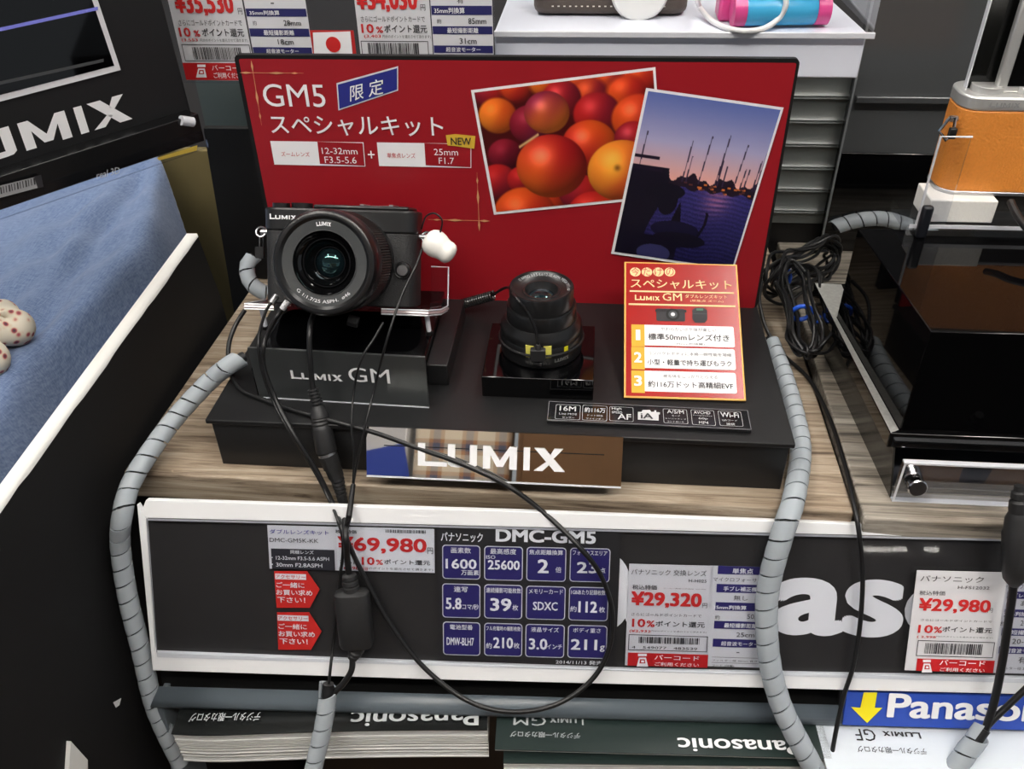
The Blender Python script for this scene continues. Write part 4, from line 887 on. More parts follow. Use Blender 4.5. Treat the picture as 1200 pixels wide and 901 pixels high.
sca = cable('sensor_cable', 'thin black cable leaving the cradle beside the camera\'s lower left', [('y', 320, 352, .05), ('y', 311, 366, .042), ('y', 303, 398, .018), ('y', 306, 430, .012), ('y', 320, 470, .006), ('y', 342, 510, -.008), ('y', 366, 548, -.014), ('y', 383, 580, -.02), ('r', 396, 610, .006), ('r', 402, 640, .005), ('r', 397, 690, .004), ('r', 391, 750, .004), ('r', 387, 785, .010), ('r', 385, 805, .012)], .0009)
scb = cable('sensor_cable', 'thin black cable crossing the name plate just right of another one', [('y', 333, 359, .046), ('y', 322, 375, .04), ('y', 310, 400, .018), ('y', 309, 430, .0125), ('y', 323, 468, .0062), ('y', 345, 510, -.0085), ('y', 370, 550, -.0145), ('y', 390, 590, -.021), ('r', 402, 622, .008), ('r', 425, 672, .006), ('r', 460, 735, .006), ('r', 500, 785, .008), ('r', 550, 822, .012), ('r', 600, 834, .014), ('r', 650, 826, .012), ('r', 690, 800, .008), ('r', 712, 765, .006), ('r', 718, 720, .006), ('r', 705, 676, .008), ('r', 680, 642, .012), ('y', 640, 603, -.024), ('y', 596, 570, -.018), ('y', 545, 545, -.013), ('y', 490, 525, -.0075), ('y', 440, 507, -.004), ('z', 400, 496, H+.0013), ('z', 345, 481, H+.0013), ('z', 300, 465, H+.0013), ('z', 281, 455, H+.0016), ('z', 269, 432, .040), ('z', 268, 405, .047), ('z', 275, 383, .054), ('z', 287, 363, .062)], .00145)
cable('sensor_cable', 'thin black wire falling from the white stopper down past the name plate', [('y', 497, 285, .052), ('y', 488, 310, .044), ('y', 470, 348, .03), ('y', 453, 400, .013), ('y', 440, 450, .010), ('y', 428, 500, -.006), ('y', 418, 545, -.013), ('y', 413, 575, -.017), ('r', 408, 605, .008), ('r', 402, 625, .006)], .0007)
cable('sensor_cable', 'thin black wire rising to the lens underside between name plate letters', [('y', 449, 378, .028), ('y', 438, 397, .02), ('y', 424, 420, .012), ('y', 415, 455, .009), ('y', 412, 500, -.005), ('y', 415, 535, -.012), ('y', 413, 575, -.0165), ('r', 410, 605, .008), ('r', 404, 625, .006)], .0007)
a = MB(); a.tube([P('y', 414, 568, -.0165), P('r', 409, 605, .0085), P('r', 406, 618, .007)], [.0014, .0017, .0014], RUBBER, 12); o = a.build('heat_shrink_sleeve'); tag(o, 'short black shrink sleeve joining the two thin wires above the rail', 'sleeve')
cable('black_cable', 'black cable trailing from the bundle down between the two wooden boards', [('z', 893, 330, .030), ('z', 890, 352, .026), ('z', 898, 385, .014), ('z', 918, 415, .0035), ('z', 948, 444, .0025), ('z', 972, 490, .0022), ('z', 990, 545, .0022), ('z', 1000, 588, .002), ('r', 1006, 620, .006), ('r', 1011, 670, .0055), ('r', 1008, 730, .0055), ('r', 1000, 780, .0055), ('r', 989, 815, .006), ('r', 979, 860, .008), ('r', 970, 915, .008)], .0013)
cable('black_cable', 'thick black cable hanging below the moulded plug at the second price card', [('r', 1191, 600, .02), ('r', 1188, 680, .0175), ('r', 1180, 740, .015), ('r', 1172, 790, .013), ('r', 1163, 830, .012), ('r', 1152, 862, .0125)], .0022)
cable('black_cable', 'short thick black cable slanting into the sleeve below the blue strip', [('r', 1240, 775, .014), ('r', 1210, 800, .013), ('r', 1180, 828, .012), ('r', 1158, 850, .0122), ('r', 1150, 866, .0125)], .0019)
pl = thing('moulded_plug', 'black moulded cable plug hanging in front of the rail beside the second price card', 'plug', P('r', 1190, 640, .019))
A_, B_ = P('r', 1193, 600, .021), P('r', 1188, 686, .0178)
a = MB(); p_, r_ = lin(A_, B_, [(0, .0045), (.08, .006), (.25, .0066), (.28, .0072), (.75, .0066), (.9, .0056), (1, .0026)]); a.tube(p_, r_, RUBBERG, 20); a.build('plug_body', pl)
a = MB(); p_, r_ = lin(A_+(A_-B_)*.35, A_, [(0, .0025), (.2, .0026), (.25, .0038), (.45, .004), (.5, .003), (.6, .0045), (.85, .0047), (1, .0045)]); a.tube(p_, r_, RUBBERG, 16); a.build('strain_relief', pl)
for (o_, p_), tx in ((sca, STEEL), (scb, WPLAS)):
    d_ = (p_[0]-p_[2]).normalized(); a = MB(); a.tube([p_[0]-d_*.002, p_[0]+d_*.0035], .0019, tx, 14); a.build('end_ferrule', o_)
# coiled alarm cord to the zoom lens
cc = thing('coiled_cord', 'black coiled alarm cord behind the zoom lens', 'cord', P('y', 555, 352, .125))
A_, B_ = P('y', 528, 360, .128), P('y', 578, 346, .122); d_ = (B_-A_); L_ = d_.length; d_ /= L_; o1 = d_.orthogonal().normalized(); o2 = d_.cross(o1)
a = MB(); n_ = 20; a.tube([A_+d_*(L_*k/(n_*12))+o1*(.0028*math.cos(2*math.pi*k/12))+o2*(.0028*math.sin(2*math.pi*k/12)) for k in range(n_*12+1)], .0008, mat('cord_shiny_black', (40, 40, 40), .2, spec=.8), 6); a.build('coil', cc)
a = MB(); a.tube(spline([B_, P('y', 586, 340, .11), P('y', 596, 337, .09), P('y', 604, 348, .043), P('y', 618, 366, .04), P('y', 627, 385, .039), P('y', 630, 402, .0385)], 8), .0009, RUBBER, 8); a.build('lead', cc)
# bundles of spare cable with blue ties
def bundle(label, C, ax, up, la, lb, n, seed, ties, group):
    rnd = random.Random(seed); root = thing('cable_bundle', label, 'cable bundle', C, group); ax = Vector(ax).normalized(); up = Vector(up); up = (up-ax*up.dot(ax)).normalized(); nn = ax.cross(up)
    pts = []
    for k in range(n*14):
        t = 2*math.pi*k/14
        if k % 14 == 0: a_, b_, dx, dy, dz = la*rnd.uniform(.78, 1.1), lb*rnd.uniform(.5, 1.15), rnd.uniform(-.003, .003), rnd.uniform(-.003, .003), rnd.uniform(-.006, .006)
        pinch = 1-.55*math.exp(-(math.cos(t)/.35)**2)
        pts.append(C+ax*(a_*math.cos(t)+dx)+up*(b_*math.sin(t)*pinch+dy)+nn*(dz+.004*math.sin(t+k)))
    a = MB(); a.tube(spline(pts, 4), .0012, RUBBER, 8); a.build('coils', root)
    for c_, r_ in ties:
        q = C+ax*c_; a = MB(); a.tube([q+up*(r_*math.cos(2*math.pi*k/20))+nn*(r_*.9*math.sin(2*math.pi*k/20)) for k in range(21)], .0016, mat('blue_tie', (30, 84, 200), .4), 8, False); tt = a.build('blue_tie', root)
        a = MB(); a.tube([q+up*r_, q+up*(r_+.004)+ax*.008, q+up*(r_+.002)+ax*.013], .0012, mat('blue_tie'), 6); a.build('tie_tail', tt)
c1 = onz(940, 312, .028); c2 = onz(938, 362, .028)
e0, e1 = onz(895, 330, .028), onz(985, 290, .028); bundle('upper loose black cable bundle with a blue tie behind the back panel\'s edge', c1, e1-e0, (0, .3, 1), .038, .020, 9, 2, [(-.022, .0075)], 'spare cable bundles')
e0, e1 = onz(928, 310, .03), onz(952, 412, .012); bundle('lower black cable bundle tied in blue lying against the grey board\'s edge', c2, e1-e0, (1, .2, .4), .044, .019, 8, 5, [(.004, .0068)], 'spare cable bundles')

# ------------------------------------------------------------------ denim table, foam board, scarf
DEN = bpy.data.materials.new('denim_cloth'); DEN.use_nodes = True
_n, _l = DEN.node_tree.nodes, DEN.node_tree.links; _b = _n['Principled BSDF']; _b.inputs['Roughness'].default_value = .85; _b.inputs['Sheen Weight'].default_value = .2; _b.inputs['Specular IOR Level'].default_value = .1
_tc = _n.new('ShaderNodeTexCoord'); _r = _n.new('ShaderNodeValToRGB'); _r.color_ramp.elements[0].color = (*sl((84, 103, 138)), 1); _r.color_ramp.elements[1].color = (*sl((124, 142, 174)), 1); _r.color_ramp.elements[0].position = .35; _r.color_ramp.elements[1].position = .65
_ma = []
for sx, sy in ((1800, 160), (160, 1800)):
    q = _n.new('ShaderNodeMapping'); q.inputs['Scale'].default_value = (sx, sy, 300); q.inputs['Rotation'].default_value = (0, 0, .35); z = _n.new('ShaderNodeTexNoise'); z.inputs['Scale'].default_value = 1; z.inputs['Detail'].default_value = 2
    _l.new(_tc.outputs['Object'], q.inputs[0]); _l.new(q.outputs[0], z.inputs[0]); _ma.append(z)
_x = _n.new('ShaderNodeMath'); _x.operation = 'ADD'; _l.new(_ma[0].outputs[0], _x.inputs[0]); _l.new(_ma[1].outputs[0], _x.inputs[1])
_y = _n.new('ShaderNodeMath'); _y.operation = 'MULTIPLY'; _y.inputs[1].default_value = .5; _l.new(_x.outputs[0], _y.inputs[0]); _l.new(_y.outputs[0], _r.inputs[0]); _l.new(_r.outputs[0], _b.inputs['Base Color'])
def crest(y): return -.108-.22*max(0, y-.10)-.010*math.sin(y*21+.6)
def bump_(t, w): return math.exp(-(t/w)**2)
def den(x, y):
    d = x-crest(y); f = max(0, min(1, (y-.02)*7))
    top = .050-.03*max(0, -d-.12)
    top += .0070*bump_(x+.172+.16*(y-.22)-.004*math.sin(y*50), .010)*f-.0050*bump_(x+.158+.16*(y-.22), .007)*f
    top += .0045*bump_(x+.205+.35*(y-.2), .014)*f+.0030*math.sin((x*.7+y*.7)*70+2*math.sin(y*18))*bump_(d+.03, .06)
    top += .0022*math.sin((x-y*.6)*120+1)*bump_(d+.05, .05)+.004*bump_(d+.006, .008)
    if d > 0: top -= 6.5*d*d/(.012+d)*(1+.16*math.sin(y*30+d*30))-.0025*math.sin(y*75+x*40)*min(1, d*40)
    return top
a = MB(); nx, ny = 120, 150; xs = [-.62+.575*(i/nx)**.55 for i in range(nx+1)]; ys = [-.30+.72*j/ny for j in range(ny+1)]
lim = lambda x, y: min(x, -.0725) if y < .178 else min(x, -.057-.68*(y-.18))
a.add([Vector((lim(x, y), y, max(den(x, y), -.2) if x <= lim(x, y) else max(-.25, den(lim(x, y), y)-(x-lim(x, y))*6))) for y in ys for x in xs], [(j*(nx+1)+i, j*(nx+1)+i+1, (j+1)*(nx+1)+i+1, (j+1)*(nx+1)+i) for j in range(ny) for i in range(nx)], DEN)
o = a.build('denim_cloth', sharp=180); tag(o, 'blue denim cloth draped in folds over the neighbouring counter behind the foam board', 'cloth'); sd = o.modifiers.new('thick', 'SOLIDIFY'); sd.thickness = .0015
a = MB(); a.box(-.62, -.27, -.28, .40, -.85, .0, mat('counter_carcass')); o = a.build('cloth_counter', bevel=.004); tag(o, 'dark counter hidden under the blue denim cloth', 'counter')
XB = -.0605; FB = Frame((XB, 0, 0), (0, 1, 0), (0, 0, 1))
def bp_(u, v): p = onx(u, v, XB); return (p.y, p.z)
tb, tf = bp_(231, 275), bp_(0, 594); sl_ = (tb[1]-tf[1])/(tb[0]-tf[0]); y0 = -.42
poly = [tb, bp_(258, 347), (bp_(258, 347)[0]+.02, -.55), (y0, -.55), (y0, tf[1]+sl_*(y0-tf[0]))]
fb_ = thing('foam_board', 'black foam board with white cut edge standing beside the wooden board', 'board', FB.pt(-.1, -.55))
a = MB(); a.prism(FB, poly, -.0072, -.0068+.0070, mat('foam_board_black', (25, 25, 26), .7, spec=.25)); a.build('face', fb_)
a = MB(); vs = []; n = 60; rnd = random.Random(4)
for k in range(n+1):
    t = k/n; y = tb[0]+(y0-tb[0])*t; z = tb[1]+(poly[4][1]-tb[1])*t; j = rnd.uniform(-.0004, .0008)
    vs += [FB.pt(y, z+.0008, -.0074), FB.pt(y, z+.0010+j*.3, .0001), FB.pt(y, z-.0016-j, .0006)]
a.add(vs, [f for k in range(n) for f in ((3*k, 3*k+1, 3*k+4, 3*k+3), (3*k+1, 3*k+2, 3*k+5, 3*k+4))], mat('foam_white_core', (226, 226, 222), .8)); a.build('cut_edge', fb_, recalc=True, sharp=180)
g = [bp_(77, 868), bp_(97, 890), bp_(97, 915), bp_(74, 915)]; a = MB(); a.prism(FB, g, .0004, .003, mat('foam_white_core')); o = a.build('foam_scrap'); tag(o, 'small white pointed foam scrap against the black board\'s foot', 'scrap')
g = [bp_(132, 823), bp_(141, 818), bp_(139, 826), bp_(135, 829)]; a = MB(); a.prism(FB, g, .0003, .0006, WPLAS); a.build('torn_chip', fb_)
FLO = bpy.data.materials.new('floral_cotton'); FLO.use_nodes = True
_n, _l = FLO.node_tree.nodes, FLO.node_tree.links; _b = _n['Principled BSDF']; _b.inputs['Roughness'].default_value = .8; _tc = _n.new('ShaderNodeTexCoord'); _v = _n.new('ShaderNodeTexVoronoi'); _v.inputs['Scale'].default_value = 190; _z = _n.new('ShaderNodeTexNoise'); _z.inputs['Scale'].default_value = 60
_r = _n.new('ShaderNodeValToRGB'); _e = _r.color_ramp.elements; _e[0].position = .12; _e[0].color = (*sl((96, 60, 70)), 1); _e[1].position = .5; _e[1].color = (*sl((232, 224, 206)), 1); _q = _e.new(.25); _q.color = (*sl((190, 90, 96)), 1); _q = _e.new(.36); _q.color = (*sl((226, 206, 180)), 1)
_l.new(_tc.outputs['Object'], _v.inputs[0]); _l.new(_v.outputs[0], _r.inputs[0]); _l.new(_r.outputs[0], _b.inputs['Base Color'])
sc_ = onz(-6, 404, .062); pts = spline([sc_+Vector(p) for p in ((-.060, .018, .002), (-.030, .030, .006), (-.008, .024, .004), (.004, .012, .002), (-.010, .002, .008), (-.022, -.004, .006), (-.004, -.010, .003), (.006, -.018, .002), (-.010, -.030, .002), (-.040, -.022, .004), (-.055, -.004, .003), (-.045, .014, .004))], 10)
a = MB(); a.tube(pts, [max(.004, .0105+.0016*math.sin(k*.75)+.0014*math.sin(k*.31)) for k in range(len(pts))], FLO, 16); o = a.build('floral_scarf', subd=1, sharp=180); tag(o, 'scrunched cream floral scarf lying on the blue denim cloth', 'scarf')

# ------------------------------------------------------------------ big black panel with a framed screen
P1 = ony(225, 135, .14); P2 = onz(0, 206, P1.z); MFr = Frame(P1, P1-P2, (0, 0, 1))
mo = thing('screen_display', 'large black advertising display with white framed screen over the denim cloth', 'display', P1+(P2-P1)*.5)
LEN = (P1-P2).length; tr_ = MFr.loc(190, 0)
a = MB(); a.prism(MFr, [(-.22, 0), (0, 0), (tr_[0]*1.6, .12), (-.22, .12)], -.035, 0, mat('display_black', (25, 25, 26), .45, spec=.4)); a.build('housing', mo, .001)
S = Sign(MFr.up(.0002), 0, 0, .25)
sx_, sy_ = S.l(563, 327); hh_ = .075; ww_ = .150
def scr(d): return [(sx_-ww_-.0+d, sy_+d), (sx_-d, sy_+d), (sx_-d+(S.l(455, 0)[0]-sx_)/(S.l(455, 0)[1]-sy_)*hh_, sy_+hh_-d), (sx_-ww_+d, sy_+hh_-d)]
bw_ = .0032
a = MB(); a.prism(S.F, scr(0), .0, .0008, mat('screen_border', (226, 226, 230), .4)); sb = a.build('screen_border', mo)
a = MB(); a.prism(S.F, scr(bw_), .0008, .0010, GLOSS); sg = a.build('screen', sb)
S2 = Sign(S.F.up(.0011), 0, 0, .25)
S2.poly([(-120, 155), (458, 31), (459, 47), (-120, 173)], mat('screen_line', (110, 112, 190), .5, emit=.35), .0001); S2.poly([(-120, 407), (485, 275), (485, 290), (-120, 424)], mat('screen_inner_edge', (70, 72, 74), .4), .0001); S2.done(sg)
S.t('', -375, 690, 0, 0, WHITE, vf=lumix(), tr=(590, 437)) if False else None
v, f = lumix(); A_, B_, D_ = MFr.loc(-96, 170), MFr.loc(147, 109), MFr.loc(-84, 214); Bd = MFr.loc(155, 139)
w_ = Bd[0]-D_[0]; x1_ = Bd[0]; yb = (Bd[1]); yt = MFr.loc(145.5, 109.3)[1]
a = MB(); a.add([MFr.pt(x1_-w_*(1-p), yb+(yt-yb)*q, .0004) for p, q in v], f, WHITE); a.build('lettering', mo)
lg_ = MFr.up(.012); p = [lg_.loc(241, 163), lg_.loc(236, 143)]
a = MB(); zb = lg_.loc(240, 165)[1]; xr = lg_.loc(240, 165)[0]
a.prism(lg_, [(-.22, zb), (xr, zb), (xr, zb+.017), (-.22, zb+.017)], -.04, 0, mat('ledge_black', (16, 16, 17), .25)); ld = a.build('ledge', mo, .0006)
a = MB(); a.prism(lg_, [(-.22, zb-.004), (xr+.0005, zb-.004), (xr+.0005, zb+.006), (-.22, zb+.006)], .0002, .002, ACRY); a.build('clear_lip', ld)
S = Sign(lg_.up(.0022), 0, 0, .25); S.poly([(735, 740), (925, 680), (922, 705), (745, 752)], mat('yellow_strip', (190, 164, 66), .5), .0001)
S.done(ld); S = Sign(lg_.up(.0022), 0, 0, .25)
S.poly([(-60, 885), (160, 830), (178, 880), (-50, 940)], mat('label_grey', (150, 150, 152), .5), .0001); S.poly([(159, 827), (192, 818), (204, 875), (176, 882)], INK, .00012)
for k in range(16): S.poly([(-40+k*13, 888-k*3.6), (-40+k*13+(4 if k % 3 else 7), 887-k*3.6), (-36+k*13+(4 if k % 3 else 7), 918-k*3.6), (-36+k*13, 920-k*3.6)], INK, .0002)
S.t('real 3D', 450, 832, 0, 0, TXG, tr=(560, 798), h=.0003) if False else S.t('real 3D', 452, 806, 452, 838, TXG, tr=(560, 780), h=.0003)
S.done(ld)
a = MB(); cpost = MFr.pt(-.19, zb, -.03); a.box(cpost.x-.02, cpost.x+.02, cpost.y-.01, cpost.y+.02, .045, cpost.z+.002, BLACK); a.build('post', mo, .001)
q = MFr.pt(.0, .0, .0)
a = MB(); a.tube([lg_.px(212, 141), lg_.px(226, 143)], .003, ACRE, 12); a.build('clear_stud', mo)

# ------------------------------------------------------------------ boards and shutter behind the stand
a = MB(); e = ony(246, 163, .225); F = Frame((0, .225, 0), (1, 0, 0), (0, 0, 1)); p = [F.loc(238, 150), F.loc(263, 330)]
a.prism(F, [(p[1][0]-.004, -.12), (-.054, -.12), (-.054, .0005), (.30, .0005), (.30, p[0][1]), (p[0][0], p[0][1])], -.006, 0, mat('backing_black', (17, 17, 17), .6, spec=.3)); o = a.build('backing_board', bevel=.0005); tag(o, 'plain black backing board behind the red panel and compact camera', 'board')
a = MB(); F = Frame((0, .26, 0), (1, 0, 0), (0, 0, 1)); p = [F.loc(228, 92), F.loc(300, 152)]; a.prism(F, [(p[0][0], p[1][1]-.01), (.05, p[1][1]-.01), (.05, p[0][1]+.01), (p[0][0], p[0][1]+.01)], -.004, 0, mat('grey_green_plate', (72, 82, 80), .4)); o = a.build('backing_plate'); tag(o, 'grey green plate visible under the 35,530 yen price card', 'plate')
a = MB(); F = Frame((0, .40, 0), (1, 0, 0), (0, 0, 1)); p = [F.loc(150, 175), F.loc(290, 350)]
a.prism(F, [(p[0][0], -.3), (p[1][0], -.3), (p[1][0], p[0][1]), (p[0][0], p[0][1])], -.01, 0, mat('olive_cardboard', (104, 92, 56), .8, var=.3, bscale=14)); o = a.build('cardboard_sheet', bevel=.001); tag(o, 'olive brown cardboard sheet standing in the gap behind the denim cloth', 'cardboard')
sh = thing('slat_shutter', 'grey corrugated slat shutter in the gap right behind the red panel', 'shutter', (.35, .31, 0))
zt = ony(985, 95, .31).z+.03; zb0 = ony(905, 264, .31).z; pit = ony(950, 116, .31).z-ony(950, 144.5, .31).z
vs = []; prof = []; z = zb0; zc = ony(950, 145, .31).z; k0 = int((zb0-zc)/pit)-2
k = k0
while zc+k*pit < zt:
    for t, d in ((0, 0), (.05, .0016), (.10, .0), (.16, .001), (.22, -.0002), (.5, -.0016), (.8, -.0016)): prof.append((.31+d*1.0*-1, zc+(k+t)*pit))
    k += 1
prof = [p for p in prof if zb0 <= p[1] <= zt]
a = MB()
for y, z in prof: vs += [Vector((.27, y, z)), Vector((.43, y, z))]
a.add(vs, [(2*i, 2*i+1, 2*i+3, 2*i+2) for i in range(len(prof)-1)], mat('shutter_grey', (112, 117, 116), .42, metal=.2)); a.build('slats', sh, sharp=50)
a = MB(); a.box(.27, .43, .314, .318, -.1, zt, BLACK); a.build('back', sh)

# ------------------------------------------------------------------ price cards hanging above the red panel
TF = Frame((0, .168, 0), (1, 0, 0), (0, 0, 1))
def hang(name, lab, S, x0, x1, yb, mt=None):       # a card hanging down to the pixel row yb, its sides upright in its own plane
    a0, b0 = S.l(x0, yb); a1 = S.l(x1, yb)[0]; root = thing(name, lab, {'price_card': 'price card', 'data_strip': 'data strip'}[name], S.F.pt((a0+a1)/2, b0)); MB().prism(S.F, [(a0, b0), (a1, b0), (a1, b0+.085), (a0, b0+.085)], -.0006, 0, PAPER).build('card', root)
    return root, a0, a1
def legend(S, x, y, w, k, pv, ty, bx):
    S.t(pv, x, y-27, x+w*.87, y+55, REDT, .05); S.t('円', x+w*.91, y+28, x+w*.985, y+50, INK)
    for q in (('さらにゴールドポイントカードで', .07, 68, .98, 90, INK, 0), ('10', .08, 97, .26, 128, REDT, .05), ('%', .29, 106, .39, 128, REDT, .04), ('ポイント還元', .40, 99, 1.01, 128, INK, .02), (ty, .12, 134, .36, 148, REDT, .02), ('円分のポイントを還元させて頂きます)', .38, 135, 1.06, 149, INK, 0)):
        S.t(q[0], x+w*q[1], y+q[2]-(k if q[2] > 60 else 0), x+w*q[3], y+q[4]-(k if q[2] > 60 else 0), q[5], q[6])
S = Sign(TF.up(.0008), 200, 0, 1/3); root, ca0, ca1 = hang('price_card', 'price card reading 35,530 yen above the red panel\'s left corner', S, 56, 302, 282)
legend(S, 8, 0, 250, 0, '¥35,530', '(3,553', 0); S.frame(38, 155, 288, 216, .0004, INK); S.bars(75, 165, 258, 210, 44); S.row(ca0, ca1, 150, 221, 281, REDF); icon(S, 90, 226, 128, 272); S.t('バーコード', 143, 228, 262, 248, WHITE, .02); S.t('ご利用ください', 150, 254, 262, 275, WHITE, .02); S.done(root)
def strip(lab, x0, x1, rows, yb):
    S = Sign(TF.up(.0008), 200, 0, 1/3); root, c0, c1 = hang('data_strip', lab, S, x0, x1, yb)
    for r in rows:
        if r[0] == 'n': S.row(c0+.0003, c1-.0003, (x0+x1)/2, r[1], r[2], mat('dark_navy_print', (38, 38, 96), .5))
        elif r[0] == 'l': S.fill(x0, r[1], x1, r[1]+1.5, INK)
        else: S.t(r[0], *r[1:])
    S.done(root)
strip('navy banded data strip with 28mm and 18cm beside the 35,530 yen card', 296, 504, [('n', 30, 58), ('35mm判換算', 276, 36, 384, 53, WHITE, .02), ('約', 288, 72, 304, 88, INK), ('28mm', 396, 70, 460, 90, INK, .01), ('n', 100, 128), ('最短撮影距離', 326, 105, 436, 124, WHITE, .02), ('18cm', 376, 137, 434, 156, INK, .01), ('n', 166, 192), ('超音波モーター', 336, 171, 452, 187, WHITE, .02), ('-', 352, 9, 364, 13, INK, .02)], 215)
S = Sign(TF.up(.0008), 200, 0, 1/3); root, ca0, ca1 = hang('price_card', 'price card reading 34,030 yen beside the white lit shelf', S, 676, 926, 262)
legend(S, 650, -13, 250, 0, '¥34,030', '(3,403', 0); S.frame(668, 143, 910, 215, .0004, INK); S.bars(692, 150, 880, 205, 44); S.done(root)
strip('navy banded data strip with 85mm and 31cm beside the 34,030 yen card', 927, 1136, [('n', 20, 52), ('35mm判換算', 926, 26, 1034, 47, WHITE, .02), ('約', 936, 66, 952, 82, INK), ('85mm', 1046, 63, 1110, 84, INK, .01), ('n', 92, 120), ('最短撮影距離', 972, 97, 1082, 116, WHITE, .02), ('31cm', 1016, 133, 1076, 154, INK, .01), ('n', 160, 186), ('超音波モーター', 968, 165, 1090, 182, WHITE, .02), ('有', 1006, -6, 1030, 12, INK)], 215)
S = Sign(TF.up(.0006), 200, 0, 1/3); root = card('flag_card', 'small red card printed with a white flag and red disc between price cards', 'card', TF, S, (488, 107, 655, 215), mt=mat('flag_red', (190, 40, 40), .5))
S.poly([(500, 114), (632, 110), (642, 215), (506, 215)], WHITE, .0002); c = S.l(572, 156); S.prt.prism(S.F, [(c[0]+.0046*math.cos(t*math.pi/16), c[1]+.0046*math.sin(t*math.pi/16)) for t in range(32)], .0004, .0004, mat('flag_disc', (206, 40, 40), .5)); S.done(root)
a = MB(); q0 = TF.loc(194, 0); q1 = TF.loc(578, 60); TB = Frame((0, .1705, 0), (1, 0, 0), (0, 0, 1)); zb_ = TB.loc(215, 96)[1]
a.prism(TB, [(q0[0]-.004, zb_), (q1[0]+.001, zb_), (q1[0]+.001, zb_+.13), (q0[0]-.004, zb_+.13)], 0, .0018, ACRY); o = a.build('card_holder'); tag(o, 'clear acrylic holder carrying the hanging price cards over the red panel', 'card holder')

# ------------------------------------------------------------------ white lit riser with case and tube
WL_ = bpy.data.materials.new('milky_white_acrylic'); WL_.use_nodes = True
_b = WL_.node_tree.nodes['Principled BSDF']; _b.inputs['Base Color'].default_value = (*sl((226, 230, 242)), 1); _b.inputs['Roughness'].default_value = .15
zt_, zb_ = ony(1018, 38, .18).z, ony(1010, 92, .18).z; xr_ = ony(1016, 40, .18).x; xl_ = ony(580, 60, .18).x
ri = thing('white_riser', 'glossy white acrylic shelf box above the red panel carrying a leather case', 'shelf', ((xl_+xr_)/2, .3, zb_))
a = MB(); a.hexa([(xl_, .18, zb_), (xr_, .18, zb_), (xr_-.01, .46, zb_), (xl_, .46, zb_)], [(xl_, .18, zt_), (xr_, .18, zt_), (xr_-.01, .46, zt_), (xl_, .46, zt_)], WL_); a.build('shelf_box', ri, .001)
a = MB(); a.box(xl_, xr_+.004, .1765, .179, zt_-.003, zt_+.0005, ACRE); a.build('front_lip', ri, .0004)
a = MB(); a.add([(xr_+.003, .178, zt_), (xr_+.003, .46, zt_), (xr_+.003, .46, zt_+.12), (xr_+.003, .178, zt_+.12)], [(0, 1, 2, 3)], ACRY); a.build('side_pane', ri)
bx0, bx1 = onz(624, 16, zt_+.003), onz(806, 14, zt_+.003)
ca = thing('leather_case', 'dark brown stitched leather camera case on the white shelf box', 'case', (bx0+bx1)/2)
LEA = mat('brown_leather', (72, 62, 56), .5, bump=.4, bscale=900)
CFr = Frame((bx0+bx1)/2+Vector((0, .022, 0)), (1, 0, 0), (0, 1, 0)); wd = bx1.x-bx0.x
a = MB(); a.prism(CFr, plan(wd, -.02, .02, .010), -.002, .062, LEA); a.build('case_body', ca, .004, seg=3)
for k in range(1): 
    lr = ony(750, -10, bx0.y); a = MB(); T_ = lambda p: Vector((lr.x, bx0.y+.001, lr.z))+Vector(p)
    a.lathe([(.0, .0045), (.0145, .0045), (.0165, .0035), (.0180, .0), ], mat('cream_lens_cap', (226, 226, 222), .3), T_, axis='y', seg=40); a.build('lens_cover', ca, recalc=True)
a = MB(); st_ = [CFr.pt(x, -.0204, z) for x, z in [(-wd/2+.012+(wd-.024)*k/40, .0035+.0) for k in range(41)]]
for k in range(0, 40, 2): a.tube([st_[k], st_[k].lerp(st_[k+1], .7)], .0004, mat('thread_white', (214, 208, 196), .7), 5)
a.build('stitching', ca)
t0, t1 = onz(857, 33, zt_+.001), onz(969, 31, zt_+.001); ax_ = (t1-t0).normalized(); rr = .0088
tu = thing('battery_tube', 'pink and light blue cylindrical battery lying on the white shelf box', 'battery', (t0+t1)/2)
PNK, SKY = mat('pink_plastic', (206, 70, 136), .3), mat('sky_blue_plastic', (62, 164, 210), .3)
ctr = [t0+Vector((0, rr*.6, rr)), t1+Vector((0, rr*.6, rr))]; Lt = (ctr[1]-ctr[0]).length
def seg_(f0, f1, mt, nm, r): a = MB(); A, B = ctr[0].lerp(ctr[1], f0), ctr[0].lerp(ctr[1], f1); a.tube([A, A.lerp(B, .02), A.lerp(B, .98), B], [r*.94, r, r, r*.94], mt, 28); a.build(nm, tu)
seg_(0, .13, PNK, 'end_cap', rr*1.02); seg_(.13, .86, SKY, 'tube_body', rr); seg_(.86, 1, PNK, 'end_cap', rr*1.02)
cable('white_cable', 'white cable looping in front of the blue battery on the white shelf box', [('z', 815, -12, zt_+.02), ('z', 820, 8, zt_+.006), ('z', 838, 27, zt_+.002), ('z', 866, 36, zt_+.002), ('z', 893, 34, zt_+.002), ('y', 912, 22, .184), ('y', 921, 5, .184), ('y', 918, -15, .186)], .0017, mat('white_cable', (224, 224, 224), .35))
wb = thing('white_charger', 'white plastic charger block resting on top of the blue battery', 'charger', ctr[1]+Vector((0, 0, rr))); c_ = ctr[0].lerp(ctr[1], .62)
a = MB(); a.box(c_.x-.026, c_.x+.02, c_.y-.008, c_.y+.02, c_.z+rr*1.0, c_.z+rr+.018, WPLAS); a.build('block', wb, .003, seg=3); a = MB(); a.box(c_.x-.02, c_.x-.004, c_.y-.0085, c_.y-.008, c_.z+rr+.004, c_.z+rr+.009, DGREY); a.build('socket', wb)
